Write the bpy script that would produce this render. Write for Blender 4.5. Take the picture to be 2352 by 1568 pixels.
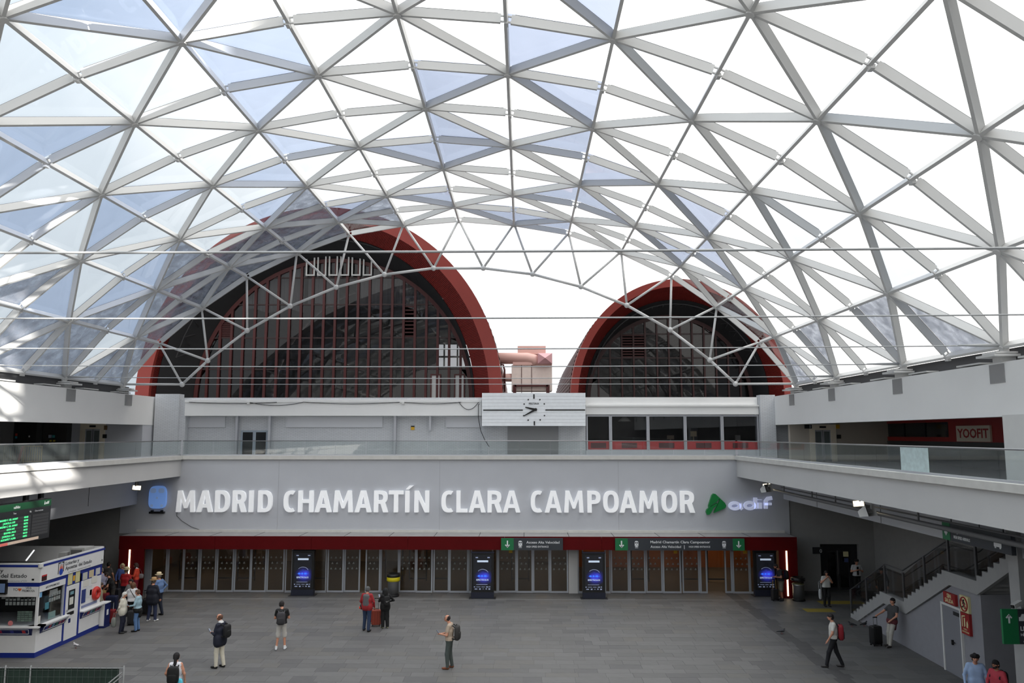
import bpy, math, random
import numpy as np
from mathutils import Matrix, Vector
random.seed(7)
for o in list(bpy.data.objects): bpy.data.objects.remove(o)
SC = bpy.context.scene
COL = SC.collection
# ---------------------------------------------------------------- camera
F, HY, VX, EYE = 1800.0, 997.0, 1200.0, 8.0
TH = math.atan((HY - 784) / F)
YAW = math.atan2((VX - 1176) / F, math.cos(TH) + (HY - 784) / F * math.sin(TH))
cam = bpy.data.cameras.new('camera'); cam.sensor_width = 36; cam.lens = F * 36 / 2352; cam.clip_start = .1; cam.clip_end = 800
camo = bpy.data.objects.new('camera', cam); COL.objects.link(camo)
camo.location = (0, 0, EYE); camo.rotation_euler = (math.pi / 2 + TH, 0, YAW)
SC.camera = camo
# ---------------------------------------------------------------- sky
SC.view_settings.view_transform = 'Standard'; SC.view_settings.look = 'None'
SC.view_settings.exposure = 0.0; SC.view_settings.gamma = 1.0; SC.view_settings.use_curve_mapping = False
SKY = 2.04
W = bpy.data.worlds.new('sky'); SC.world = W; W.use_nodes = True
n = W.node_tree.nodes; l = W.node_tree.links; n.clear()
tc = n.new('ShaderNodeTexCoord'); mp = n.new('ShaderNodeMapping'); nz = n.new('ShaderNodeTexNoise')
mp.inputs['Location'].default_value = (1.7, .4, .2); nz.inputs['Scale'].default_value = 1.6; nz.inputs['Detail'].default_value = 5
l.new(tc.outputs['Generated'], mp.inputs[0]); l.new(mp.outputs[0], nz.inputs['Vector'])
sx = n.new('ShaderNodeSeparateXYZ'); l.new(tc.outputs['Generated'], sx.inputs[0])
ma = n.new('ShaderNodeMath'); ma.operation = 'MULTIPLY_ADD'; l.new(sx.outputs[0], ma.inputs[0]); ma.inputs[1].default_value = .75
l.new(nz.outputs['Fac'], ma.inputs[2])
cr = n.new('ShaderNodeValToRGB'); l.new(ma.outputs[0], cr.inputs[0])
cr.color_ramp.elements[0].position = .16; cr.color_ramp.elements[0].color = (.45, .50, .545, 1)
cr.color_ramp.elements[1].position = .64; cr.color_ramp.elements[1].color = (1.13, 1.10, 1.06, 1)
mz = n.new('ShaderNodeMath'); mz.operation = 'MULTIPLY_ADD'; l.new(sx.outputs[2], mz.inputs[0]); mz.inputs[1].default_value = .9 * SKY; mz.inputs[2].default_value = .60 * SKY   # hazy sky, brighter towards the zenith
mc_ = n.new('ShaderNodeMath'); mc_.operation = 'MAXIMUM'; l.new(mz.outputs[0], mc_.inputs[0]); mc_.inputs[1].default_value = .5 * SKY
bg = n.new('ShaderNodeBackground'); l.new(mc_.outputs[0], bg.inputs[1]); l.new(cr.outputs[0], bg.inputs[0])
wo = n.new('ShaderNodeOutputWorld'); l.new(bg.outputs[0], wo.inputs[0])
# ---------------------------------------------------------------- morning sun, over the roofs behind the camera
SUN_DIR = Vector((-.70, .62, -.30)).normalized()      # travel direction of the light
sl = bpy.data.lights.new('sun', 'SUN'); sl.energy = 14.0; sl.angle = math.radians(.6); sl.color = (1, .95, .88)
so = bpy.data.objects.new('sun', sl); COL.objects.link(so); so.rotation_euler = SUN_DIR.to_track_quat('-Z', 'Y').to_euler()
so.location = (30, -30, 40)
# ---------------------------------------------------------------- helpers
def ray(u, v):
    X = (u - 1176) / F; Yc = (784 - v) / F
    fw = math.cos(TH) - Yc * math.sin(TH); up = math.sin(TH) + Yc * math.cos(TH)
    x = X * math.cos(YAW) - fw * math.sin(YAW); y = X * math.sin(YAW) + fw * math.cos(YAW)
    return x / y, up / y
def aty(u, v, Y): a, b = ray(u, v); return Vector((a * Y, Y, EYE + b * Y))
def atz(u, v, z=0): a, b = ray(u, v); Y = (z - EYE) / b; return Vector((a * Y, Y, z))
def atx(u, v, X): a, b = ray(u, v); Y = X / a; return Vector((X, Y, EYE + b * Y))
def lin(c): c = c / 255.0; return c / 12.92 if c <= .04045 else ((c + .055) / 1.055) ** 2.4
def rgb(r, g, b): return (lin(r), lin(g), lin(b), 1)
MATS = {}
def mat(name, col, rough=.6, metal=0, var=.0, scale=4.0, emit=0, bump=0, spec=.5, stretch=None):
    if name in MATS: return MATS[name]
    m = bpy.data.materials.new(name); m.use_nodes = True; MATS[name] = m
    nt = m.node_tree; b = nt.nodes['Principled BSDF']
    col = rgb(*col) if max(col) > 1.01 else (*col[:3], 1)
    b.inputs['Base Color'].default_value = col; b.inputs['Roughness'].default_value = rough; b.inputs['Metallic'].default_value = metal
    b.inputs['Specular IOR Level'].default_value = spec
    if emit: b.inputs['Emission Color'].default_value = col; b.inputs['Emission Strength'].default_value = emit
    if var or bump:
        t = nt.nodes.new('ShaderNodeTexCoord'); mpn = nt.nodes.new('ShaderNodeMapping'); nn = nt.nodes.new('ShaderNodeTexNoise')
        if stretch: mpn.inputs['Scale'].default_value = stretch
        nt.links.new(t.outputs['Object'], mpn.inputs[0]); nt.links.new(mpn.outputs[0], nn.inputs['Vector'])
        nn.inputs['Scale'].default_value = scale; nn.inputs['Detail'].default_value = 4
        if var:
            hs = nt.nodes.new('ShaderNodeMapRange'); hs.inputs[1].default_value = .3; hs.inputs[2].default_value = .7
            hs.inputs[3].default_value = 1 - var; hs.inputs[4].default_value = 1 + var
            nt.links.new(nn.outputs['Fac'], hs.inputs[0])
            mx = nt.nodes.new('ShaderNodeVectorMath'); mx.operation = 'SCALE'; mx.inputs[0].default_value = col[:3]
            nt.links.new(hs.outputs[0], mx.inputs['Scale']); nt.links.new(mx.outputs[0], b.inputs['Base Color'])
        if bump:
            bp = nt.nodes.new('ShaderNodeBump'); bp.inputs['Strength'].default_value = bump; bp.inputs['Distance'].default_value = .02
            nt.links.new(nn.outputs['Fac'], bp.inputs['Height']); nt.links.new(bp.outputs[0], b.inputs['Normal'])
    return m
def glass(name, tint, gloss=.06, rough=.02, dirt=0.0, dirtcol=(.5, .5, .5), scale=1.2, stretch=(1, 1, 1)):
    """thin sheet glass: tinted transmission, a weak mirror and, if asked, a film of dirt"""
    if name in MATS: return MATS[name]
    m = bpy.data.materials.new(name); m.use_nodes = True; MATS[name] = m
    nt = m.node_tree; nt.nodes.clear(); N = nt.nodes.new; L = nt.links.new
    tr = N('ShaderNodeBsdfTransparent'); tr.inputs[0].default_value = (*tint, 1)
    gl = N('ShaderNodeBsdfGlossy'); gl.inputs['Roughness'].default_value = rough; gl.inputs[0].default_value = (1, 1, 1, 1)
    lw = N('ShaderNodeLayerWeight'); lw.inputs[0].default_value = .5
    pw = N('ShaderNodeMath'); pw.operation = 'POWER'; pw.inputs[1].default_value = 5; L(lw.outputs['Facing'], pw.inputs[0])
    mm = N('ShaderNodeMath'); mm.operation = 'MULTIPLY_ADD'; mm.inputs[1].default_value = .45; mm.inputs[2].default_value = gloss; L(pw.outputs[0], mm.inputs[0])
    mc = mm
    mx = N('ShaderNodeMixShader'); L(mc.outputs[0], mx.inputs[0]); L(tr.outputs[0], mx.inputs[1]); L(gl.outputs[0], mx.inputs[2])
    out = N('ShaderNodeOutputMaterial'); last = mx.outputs[0]
    if dirt:
        df = N('ShaderNodeBsdfDiffuse'); df.inputs[0].default_value = (*dirtcol, 1)
        t = N('ShaderNodeTexCoord'); mpn = N('ShaderNodeMapping'); mpn.inputs['Scale'].default_value = stretch; nn = N('ShaderNodeTexNoise'); nn.inputs['Scale'].default_value = scale
        L(t.outputs['Object'], mpn.inputs[0]); L(mpn.outputs[0], nn.inputs['Vector'])
        mr = N('ShaderNodeMapRange'); mr.inputs[1].default_value = .3; mr.inputs[2].default_value = .75; mr.inputs[3].default_value = dirt * .3; mr.inputs[4].default_value = dirt
        L(nn.outputs['Fac'], mr.inputs[0])
        m2 = N('ShaderNodeMixShader'); L(mr.outputs[0], m2.inputs[0]); L(last, m2.inputs[1]); L(df.outputs[0], m2.inputs[2]); last = m2.outputs[0]
    L(last, out.inputs[0]); return m
class MB:
    """collects shapes for ONE mesh; T maps local coordinates to the mesh's own"""
    def __init__(s, T=None): s.v = []; s.f = []; s.m = []; s.T = T
    def add(s, vs, fs, m=0):
        o = len(s.v)
        if s.T is not None: vs = [s.T @ Vector(p) for p in vs]
        s.v += [tuple(p) for p in vs]; s.f += [tuple(i + o for i in q) for q in fs]; s.m += [m] * len(fs); return s
    def box(s, x0, x1, y0, y1, z0, z1, m=0):
        return s.add([(x, y, z) for x in (x0, x1) for y in (y0, y1) for z in (z0, z1)],
                     [(0, 1, 3, 2), (4, 6, 7, 5), (0, 4, 5, 1), (2, 3, 7, 6), (0, 2, 6, 4), (1, 5, 7, 3)], m)
    def frame(s, x0, x1, y0, y1, z0, z1, w, bot=None, top=None, m=0):
        """upright frame: rails fitted between the stiles"""
        bot = w if bot is None else bot; top = w if top is None else top
        s.box(x0, x0 + w, y0, y1, z0, z1, m).box(x1 - w, x1, y0, y1, z0, z1, m)
        if bot: s.box(x0 + w, x1 - w, y0, y1, z0, z0 + bot, m)
        if top: s.box(x0 + w, x1 - w, y0, y1, z1 - top, z1, m)
        return s
    def bar(s, p, q, w, h, up=(0, 0, 1), m=0, off=0):
        """box from p to q, w across, h along up, its middle shifted by off along up"""
        p, q, up = Vector(p), Vector(q), Vector(up); d = (q - p).normalized(); a = d.cross(up)
        if a.length < 1e-5: a = d.cross(Vector((1, 0, 0)))
        a.normalize(); b = a.cross(d); c0, c1 = p + b * off, q + b * off
        return s.add([c + a * i * w / 2 + b * j * h / 2 for c in (c0, c1) for i, j in ((-1, -1), (1, -1), (1, 1), (-1, 1))],
                     [(0, 3, 2, 1), (4, 5, 6, 7), (0, 1, 5, 4), (1, 2, 6, 5), (2, 3, 7, 6), (3, 0, 4, 7)], m)
    def tube(s, pts, r, n=8, m=0, cap=True):
        pts = [Vector(p) for p in pts]; rs = r if isinstance(r, (list, tuple)) else [r] * len(pts); vs = []; ref = None
        for i, p in enumerate(pts):
            d = (pts[min(i + 1, len(pts) - 1)] - pts[max(i - 1, 0)]).normalized()
            if ref is None: ref = d.cross(Vector((0, 0, 1))) if abs(d.z) < .9 else d.cross(Vector((1, 0, 0)))
            a = (ref - d * ref.dot(d)).normalized(); b = d.cross(a); ref = a
            vs += [p + (a * math.cos(t) + b * math.sin(t)) * rs[i] for t in (2 * math.pi * k / n for k in range(n))]
        fs = [(i * n + k, i * n + (k + 1) % n, (i + 1) * n + (k + 1) % n, (i + 1) * n + k) for i in range(len(pts) - 1) for k in range(n)]
        if cap: fs += [tuple(range(n))[::-1], tuple((len(pts) - 1) * n + k for k in range(n))]
        return s.add(vs, fs, m)
    def prism(s, poly, y0, y1, m=0):
        """outline in local x,z pulled from y0 to y1"""
        n = len(poly)
        return s.add([(x, y0, z) for x, z in poly] + [(x, y1, z) for x, z in poly],
                     [tuple(range(n))[::-1], tuple(range(n, 2 * n))] + [(i, (i + 1) % n, n + (i + 1) % n, n + i) for i in range(n)], m)
    def ball(s, c, r, n=10, m=0, sc=(1, 1, 1)):
        c = Vector(c); k = n // 2; vs = [c + Vector((0, 0, -r * sc[2]))]
        for i in range(1, k):
            a = math.pi * i / k - math.pi / 2
            vs += [c + Vector((math.cos(a) * math.cos(t) * r * sc[0], math.cos(a) * math.sin(t) * r * sc[1], math.sin(a) * r * sc[2])) for t in (2 * math.pi * j / n for j in range(n))]
        vs.append(c + Vector((0, 0, r * sc[2]))); e = len(vs) - 1
        fs = [(0, 1 + (j + 1) % n, 1 + j) for j in range(n)]
        for i in range(k - 2): fs += [(1 + i * n + j, 1 + i * n + (j + 1) % n, 1 + (i + 1) * n + (j + 1) % n, 1 + (i + 1) * n + j) for j in range(n)]
        fs += [(1 + (k - 2) * n + j, 1 + (k - 2) * n + (j + 1) % n, e) for j in range(n)]
        return s.add(vs, fs, m)
    def lathe(s, prof, c=(0, 0, 0), n=20, m=0):
        vs = []; N = len(prof)
        for r, z in prof: vs += [(c[0] + r * math.cos(2 * math.pi * k / n), c[1] + r * math.sin(2 * math.pi * k / n), c[2] + z) for k in range(n)]
        fs = [(i * n + k, i * n + (k + 1) % n, (i + 1) * n + (k + 1) % n, (i + 1) * n + k) for i in range(N - 1) for k in range(n)]
        return s.add(vs, fs + [tuple(range(n))[::-1], tuple((N - 1) * n + k for k in range(n))], m)
    def mesh(s, name, mats, smooth=False):
        me = bpy.data.meshes.new(name); me.from_pydata(s.v, [], s.f)
        for x in (mats if isinstance(mats, (list, tuple)) else [mats]): me.materials.append(x)
        if len(me.materials) > 1: me.polygons.foreach_set('material_index', s.m)
        if smooth: me.polygons.foreach_set('use_smooth', [True] * len(s.f))
        me.update(); return me
def tag(o, label=None, cat=None, group=None, kind=None):
    for k, x in (('label', label), ('category', cat), ('group', group), ('kind', kind)):
        if x: o[k] = x
    return o
def link(name, me, parent=None, world=True):
    o = bpy.data.objects.new(name, me); COL.objects.link(o)
    if parent is not None:
        o.parent = parent
        if world and parent.type == 'EMPTY': o.matrix_parent_inverse = (Matrix.Translation(parent.location) @ parent.rotation_euler.to_matrix().to_4x4()).inverted()
        elif world and parent.parent is not None: pass
    return o
def put(name, mb, mats, parent=None, world=True, smooth=False, **k):
    """one mesh object from a builder"""
    return tag(link(name, mb.mesh(name, mats, smooth), parent, world), **k)
def thing(name, label, cat, loc=(0, 0, 0), rz=0, group=None, kind=None):
    e = bpy.data.objects.new(name, None); COL.objects.link(e); e.empty_display_size = .2
    e.location = loc; e.rotation_euler = (0, 0, rz); return tag(e, label, cat, group, kind)
GLY = {}
def glyphs(s, bold=0.0, depth=.02):
    k = (s, bold, depth)
    if k not in GLY:
        c = bpy.data.curves.new('lettering', 'FONT'); c.body = s; c.size = 1; c.extrude = depth / 2; c.offset = bold; c.resolution_u = 2
        o = bpy.data.objects.new('lettering', c); me = bpy.data.meshes.new_from_object(o)
        GLY[k] = ([v.co.copy() for v in me.vertices], [tuple(p.vertices) for p in me.polygons])
        bpy.data.objects.remove(o); bpy.data.curves.remove(c); bpy.data.meshes.remove(me)
    return GLY[k]
def basis(o, right, up):
    """local x = right, z = up, -y = out of the face"""
    r = Vector(right).normalized(); u = Vector(up).normalized(); b = u.cross(r)
    M = Matrix.Identity(4)
    for i in range(3): M[i][0] = r[i]; M[i][1] = b[i]; M[i][2] = u[i]; M[i][3] = o[i]
    return M
def letter_mb(mb, s, x, z, h, w=None, bold=0.0, depth=.02, y=0.0, m=0, align='l', mirror=False):
    """flat lettering in local x,z; h = capital height; w = width to fit"""
    vs, fs = glyphs(s, bold, depth / max(h, .01) * .68)
    if not vs: return mb
    x0 = min(v.x for v in vs); x1 = max(v.x for v in vs); k = h / .69; kx = k if w is None else w / (x1 - x0)
    ww = (x1 - x0) * kx; sh = x - (0 if align == 'l' else ww / 2 if align == 'c' else ww)
    return mb.add([(sh + (v.x - x0) * kx, y - v.z * k, z + v.y * k) for v in vs], fs, m)
# ---------------------------------------------------------------- common materials
WALL = mat('painted_wall', (189, 191, 197), .75, var=.03, scale=.6, bump=.05)
WALL2 = mat('painted_beam', (198, 197, 196), .7, var=.03, scale=.5)
WALLU = mat('upper_wall_lit_paint', (236, 236, 235), .7, var=.02, scale=.5)  # beam paint made paler to carry the stronger light higher up
WHITE = mat('white_metal', (212, 212, 210), .45, var=.02)
BEAM = mat('white_steel', (212, 212, 211), .42)
GASK = mat('black_gasket', (22, 22, 24), .6)
STEEL = mat('brushed_steel', (150, 150, 152), .35, .8)
ALU = mat('aluminium', (178, 180, 186), .4, .35)
DARK = mat('charcoal', (38, 38, 40), .6)
BLACK = mat('black', (12, 12, 13), .5)
RED = mat('red_cladding', (88, 9, 13), .6, var=.05, scale=2, spec=.12)
GREEN = mat('sign_green', (22, 112, 66), .5)
SIGN = mat('sign_anthracite', (52, 56, 62), .5)
LETW = mat('sign_white', (226, 228, 230), .5)
BRICK = None
def brick_mat():
    m = bpy.data.materials.new('painted_brick'); m.use_nodes = True; nt = m.node_tree; b = nt.nodes['Principled BSDF']; b.inputs['Roughness'].default_value = .8
    t = nt.nodes.new('ShaderNodeTexCoord'); sp = nt.nodes.new('ShaderNodeSeparateXYZ'); cb = nt.nodes.new('ShaderNodeCombineXYZ'); ad = nt.nodes.new('ShaderNodeMath')
    nt.links.new(t.outputs['Object'], sp.inputs[0]); nt.links.new(sp.outputs[0], ad.inputs[0]); nt.links.new(sp.outputs[1], ad.inputs[1])
    nt.links.new(ad.outputs[0], cb.inputs[0]); nt.links.new(sp.outputs[2], cb.inputs[1])
    br = nt.nodes.new('ShaderNodeTexBrick'); nt.links.new(cb.outputs[0], br.inputs['Vector']); br.inputs['Scale'].default_value = 1
    br.inputs['Color1'].default_value = rgb(206, 209, 213); br.inputs['Color2'].default_value = rgb(199, 202, 206); br.inputs['Mortar'].default_value = rgb(180, 182, 186)
    br.inputs['Mortar Size'].default_value = .012; br.inputs['Brick Width'].default_value = .3; br.inputs['Row Height'].default_value = .085
    nt.links.new(br.outputs[0], b.inputs['Base Color']); return m
BRICK = brick_mat()
# ================================================================ glazed vault (ceiling)
Y0 = 48.0; CX = -3.98
FR = [1.0, .936, .871, .797, .718, .643, .567, .491, .415, .338, .261, .184, .107, .03, -.047, -.124, -.201]
HALF = [(20.69, 11.06), (18.56, 13.62), (16.01, 15.85), (13.25, 17.8), (10.16, 19.32), (6.9, 20.52), (3.48, 21.12), (0, 21.41)]
SEC = [(CX - d, z) for d, z in HALF] + [(CX + d, z) for d, z in HALF[-2::-1]]
NR, NJ = len(FR), len(SEC)
def node(i, j): return Vector((SEC[j][0], FR[i] * Y0, SEC[j][1]))
def nrm(j):
    a = Vector((SEC[max(j - 1, 0)][0], 0, SEC[max(j - 1, 0)][1])); b = Vector((SEC[min(j + 1, 14)][0], 0, SEC[min(j + 1, 14)][1]))
    d = (b - a).normalized(); return Vector((-d.z, 0, d.x))
CEIL = thing('ceiling', 'white steel vault of triangular glass panes over the concourse', 'roof', (CX, 0, 11.0), kind='structure')
BW, BH = .105, .30
def seen(p, pad=260):
    if p.y < 1: return False
    d = p - Vector((0, 0, EYE)); fwd = Vector((-math.sin(YAW) * math.cos(TH), math.cos(YAW) * math.cos(TH), math.sin(TH)))
    rt = Vector((math.cos(YAW), math.sin(YAW), 0)); up = rt.cross(fwd); z = d.dot(fwd)
    if z < .5: return False
    u = 1176 + F * d.dot(rt) / z; v = 784 - F * d.dot(up) / z
    return (u, v) if -pad < u < 2352 + pad and -pad < v < 1568 + pad else False
rest = MB(); restp = MB()
def member(name, p, q, up, w=BW, h=BH, cut=(0, 0)):
    d = (q - p).normalized(); a, b = p + d * cut[0], q - d * cut[1]
    vis = seen(a) or seen(b) or seen((a + b) / 2)
    mb = MB() if vis else rest
    mb.bar(a, b, w, h, up); mb.bar(a + d * .1, b - d * .1, w * .55, .03, up, 1, h / 2 + .012)
    if vis: put(name, mb, [BEAM, GASK], CEIL)
for j in range(NJ):
    nj = nrm(j)
    for i in range(NR):
        p = node(i, j); hub = (i + j) % 2 == 0
        if i + 1 < NR: member('rib', p, node(i + 1, j), nj, cut=(.06, .06))
        if j + 1 < NJ:
            q = node(i, j + 1); up = (nj + nrm(j + 1)).normalized()
            member('cross_beam', p, q, up, cut=(.07 if hub else .17, .17 if hub else .07))
            if not hub or True:      # short bolted brackets where a cross beam meets a through rib
                c, o = (q, p) if hub else (p, q); d = (o - c).normalized()
                vis = seen(c); mb = MB() if vis else rest
                for sgn in (-.09, .1): mb.bar(c + up * sgn, c + d * .19 + up * sgn, .05, .045, up)
                if vis: put('bracket', mb, BEAM, CEIL)
        if i + 1 < NR and j + 1 < NJ:
            a, b = (node(i, j), node(i + 1, j + 1)) if hub else (node(i + 1, j), node(i, j + 1))
            member('diagonal_beam', a, b, (nj + nrm(j + 1)).normalized(), cut=(.08, .08))
        vis = seen(p); mb = MB() if vis else rest
        if hub: mb.tube([p - nj * .2, p + nj * .15], .13, 10)
        else: mb.box(p.x - .06, p.x + .06, p.y - .12, p.y + .12, p.z - .21, p.z - .1)
        if vis: put('hub' if hub else 'joint', mb, BEAM, CEIL)
# --- panes: pale clear glass, some of it blue-tinted
CLEAR = glass('clear_roof_glass', (.985, .992, .995), .03, dirt=.01)
TINT = glass('blue_tinted_roof_glass', (.775, .82, .905), .05, dirt=.03, dirtcol=(.5, .52, .58))
TINTC = glass('blue_roof_glass_dimmed', (.64, .68, .765), .05, dirt=.03, dirtcol=(.5, .52, .58))  # same blue tint darkened against the brighter sky behind the centre panes
TINT2 = glass('pale_tinted_roof_glass', (.80, .83, .865), .04, dirt=.02, dirtcol=(.6, .62, .68))
DIRTY = glass('streaked_roof_glass', (.76, .79, .84), .06, dirt=.60, dirtcol=(.52, .55, .63), scale=2.0)
tpx = [(221, 32), (589, 86), (550, 139), (593, 229), (132, 321), (32, 357), (60, 500), (332, 453), (271, 503), (625, 404), (700, 321), (607, 468),
       (1241, 71), (1026, 186), (1337, 211), (1394, 18), (1030, 271), (930, 346), (1062, 343), (1294, 318), (1384, 393), (980, 450), (1255, 439), (1369, 475),
       (1137, 489), (1223, 496), (1273, 518), (809, 454), (1617, 486), (134, 661), (268, 682), (348, 626), (297, 733), (430, 20), (1640, 560), (1560, 590)]
lpx = [(1530, 160), (1989, 207), (1981, 357), (1856, 475), (1696, 692), (1840, 525), (2063, 605)]
dpx = [(2025, 743), (2143, 749), (1875, 781), (1843, 851), (67, 741), (40, 790), (150, 790), (230, 740), (100, 830), (200, 820), (250, 830), (330, 800), (280, 860), (90, 860), (30, 700), (400, 690), (440, 640), (520, 560), (480, 600), (360, 700), (700, 480), (760, 500), (650, 520), (600, 540), (700, 540), (850, 500), (560, 600), (620, 575), (500, 640), (450, 700), (400, 760), (330, 830), (680, 560), (780, 520), (880, 512), (380, 640), (430, 580), (640, 500), (720, 505), (790, 490), (850, 488), (560, 540), (740, 470), (660, 475), (820, 470)]
cells = []
for i in range(NR - 1):
    for j in range(NJ - 1):
        A, B, C, D = (i, j), (i + 1, j), (i + 1, j + 1), (i, j + 1)
        for t in (((A, B, C), (A, C, D)) if (i + j) % 2 == 0 else ((A, B, D), (B, C, D))): cells.append(t)
def cen(t): return sum((node(*x) for x in t), Vector()) / 3
scr = [(k, seen(cen(t), 150)) for k, t in enumerate(cells)]
pick = {}
for lst, mm in ((lpx, TINT2), (dpx, DIRTY), (tpx, TINT)):
    for (u, v) in lst:
        best = min(((s[0] - u) ** 2 + (s[1] - v) ** 2, k) for k, s in scr if s)
        if best[0] < 95 ** 2: pick[best[1]] = TINTC if mm is TINT and u > 780 else mm
def pane_mb(mb, t):
    P = [node(*x) for x in t]; nn = (P[1] - P[0]).cross(P[2] - P[0]).normalized()
    if nn.z < 0: nn = -nn
    c = sum(P, Vector()) / 3; P = [p + (c - p) * .012 + nn * (BH / 2 + .04) for p in P]
    return mb.add([*P, *[p + nn * .02 for p in P]], [(0, 1, 2), (3, 5, 4), (0, 3, 4, 1), (1, 4, 5, 2), (2, 5, 3, 0)])
vis = [k for k, s in scr if s or seen(node(*cells[k][0]), 60) or seen(node(*cells[k][1]), 60)]
vis = sorted(vis, key=lambda k: cen(cells[k]).length)[:296]; vs_ = set(vis)
for k, t in enumerate(cells):
    if k in vs_: put('pane', pane_mb(MB(), t), pick.get(k, CLEAR), CEIL)
    else: pane_mb(restp, t)
put('far_panes', restp, CLEAR, CEIL, kind='stuff')
put('far_beams', rest, [BEAM, GASK], CEIL, kind='stuff')
# --- end arch truss
INH = [(16.99, 11.05), (15.47, 12.52), (13.09, 14.39), (10.45, 15.92), (7.62, 17.1), (4.62, 17.9), (1.55, 18.29)]
INN = [Vector((CX - d, Y0, z)) for d, z in INH] + [Vector((CX + d, Y0, z)) for d, z in INH[::-1]]
for k, p in enumerate(INN):
    put('truss_node', MB().ball(p, .17, 10), BEAM, CEIL, smooth=True)
    if k + 1 < len(INN): put('truss_chord', MB().tube([p + (INN[k + 1] - p).normalized() * .1, INN[k + 1]], .085, 8), BEAM, CEIL, smooth=True)
    for q in (node(0, k), node(0, k + 1)): put('truss_web', MB().tube([p, p + (q - p) * .97], .07, 8), BEAM, CEIL, smooth=True)
# --- tie cables and supports
CAB = mat('galvanised_cable', (176, 178, 180), .5, .15)
put('tie_cable', MB().tube([INN[0], INN[-1]], .02, 6), CAB, CEIL)
for i in range(2, 12, 2):
    a, b = node(i, 0), node(i, 14); pts = [a.lerp(b, t / 16) - Vector((0, 0, .10 * (1 - (t / 8 - 1) ** 2))) for t in range(17)]
    mb = MB().tube(pts, .021, 8)
    for e, s in ((a, 1), (b, -1)): mb.tube([e, e + Vector((s * .9, 0, 0)), e + Vector((s * 1.6, 0, 0))], [.07, .055, .022], 8)
    put('tie_cable', mb, CAB, CEIL, smooth=True)
for i in range(0, NR, 2):
    for j in (0, 14):
        p = node(i, j)
        mb = MB().box(p.x - .7, p.x + .7, p.y - .55, p.y + .55, p.z - .42, p.z - .34).box(p.x - .55, p.x + .55, p.y - .42, p.y + .42, p.z - .31, p.z - .25)
        mb.tube([p - Vector((0, 0, .3)), p], .14, 10); mb.box(p.x - .28, p.x + .28, p.y - .28, p.y + .28, 10.05, p.z - .4)
        put('support', mb, BEAM, CEIL)
# ================================================================ floor
YW, YD, YC, YB = 41.7, 41.0, 39.9, 52.0        # lettered wall, doors, canopy front, upper gallery back wall
GL, GR, UL, UR = -18.05, 11.22, -24.25, 16.4    # gallery edges and upper parapets
ZK, ZB, ZG = 6.88, 5.80, 6.30                   # kerb top, beam underside, gallery floor
TILES = [mat('paving_%d' % k, c, .55, var=.06, scale=3) for k, c in enumerate([(98, 97, 96), (94, 93, 92), (102, 101, 100), (89, 88, 88), (99, 97, 94)])]
BAND = mat('paving_dark_band', (76, 75, 75), .6, var=.05)
FLOOR = put('floor', MB().box(-34, 24, -14, 62, -.3, -.012), mat('floor_mortar', (88, 87, 86), .7), label='grey stone paved concourse floor', cat='floor', kind='structure')
tiles = []; y = 24.0; Rr = random.Random(3)
while y < 41.2:
    d = Rr.choice([.46, .52, .6]); x = -26.0 + Rr.random() * .6
    while x < 18.5:
        w = Rr.choice([.62, .78, .92, 1.1]); m = Rr.choice([0, 0, 0, 1, 1, 2, 2, 3, 4])
        if x < 10.25 < x + w: w = max(10.25 - x, .3)
        if 10.2 < x < 10.6: w = .55; m = 5
        tiles.append((x, y, w, d, m)); x += w
    y += d
def tile(mb, t):
    x, y, w, d, m = t; g = .003; z = Rr.uniform(-.001, .001)
    return mb.box(x + g, x + w - g, y + g, y + d - g, -.02, z, m)
vis = sorted([t for t in tiles if seen(Vector((t[0] + t[2] / 2, t[1] + t[3] / 2, 0)), 0) and -16.5 < t[0] < 14], key=lambda t: t[1])[:295]
vs_ = set(vis); tm = MB()
cache = {}
for t in tiles:
    if t in vs_:
        k = (round(t[2], 3), t[3], t[4])
        if k not in cache: cache[k] = MB().box(.003, t[2] - .003, .003, t[3] - .003, -.02, 0).mesh('paving_slab', (TILES + [BAND])[t[4]])
        o = link('paving_slab', cache[k], FLOOR); o.location = (t[0], t[1], Rr.uniform(-.001, .001))
    else: tile(tm, t)
x = -20
put('distant_paving', tm, TILES + [BAND], FLOOR, kind='stuff')
put('tactile_line', MB().box(-19.5, 11.2, 39.42, 39.47, -.01, .004), mat('worn_white_line', (150, 150, 148), .7), FLOOR)
put('tactile_pad', MB().box(14.2, 16.3, 38.6, 39.3, -.01, .005).box(12.9, 14.2, 36.9, 37.6, -.01, .005), mat('tactile_yellow', (150, 132, 52), .7), FLOOR)
# ================================================================ lettered wall, galleries
put('wall_back', MB().box(GL - 3.1, GR + 2.65, YW, YW + .4, 2.85, ZK - .18), WALL, label='grey wall carrying the big white station name', cat='wall', kind='structure')
wb = bpy.data.objects['wall_back']
for u in (640, 1010, 1420): x = aty(u, 1100, YW).x; put('panel_joint', MB().box(x - .006, x + .006, YW - .003, YW + .01, 2.9, 6.6), mat('joint_grey', (150, 151, 155), .8), wb)
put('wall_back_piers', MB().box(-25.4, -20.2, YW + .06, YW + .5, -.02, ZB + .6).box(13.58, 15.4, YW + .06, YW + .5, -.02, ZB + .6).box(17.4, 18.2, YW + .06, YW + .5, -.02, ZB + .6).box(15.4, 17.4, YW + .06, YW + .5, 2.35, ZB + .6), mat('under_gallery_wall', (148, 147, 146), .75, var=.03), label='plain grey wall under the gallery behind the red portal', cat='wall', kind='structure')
KERB = mat('kerb_coping', (205, 203, 198), .6, var=.05, scale=3)
put('trim_1', MB().box(GL - .3, GR + .3, YW - .12, YW + .5, ZK - .2, ZK), KERB, label='pale coping along the top of the lettered wall', cat='coping', kind='structure')
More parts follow.
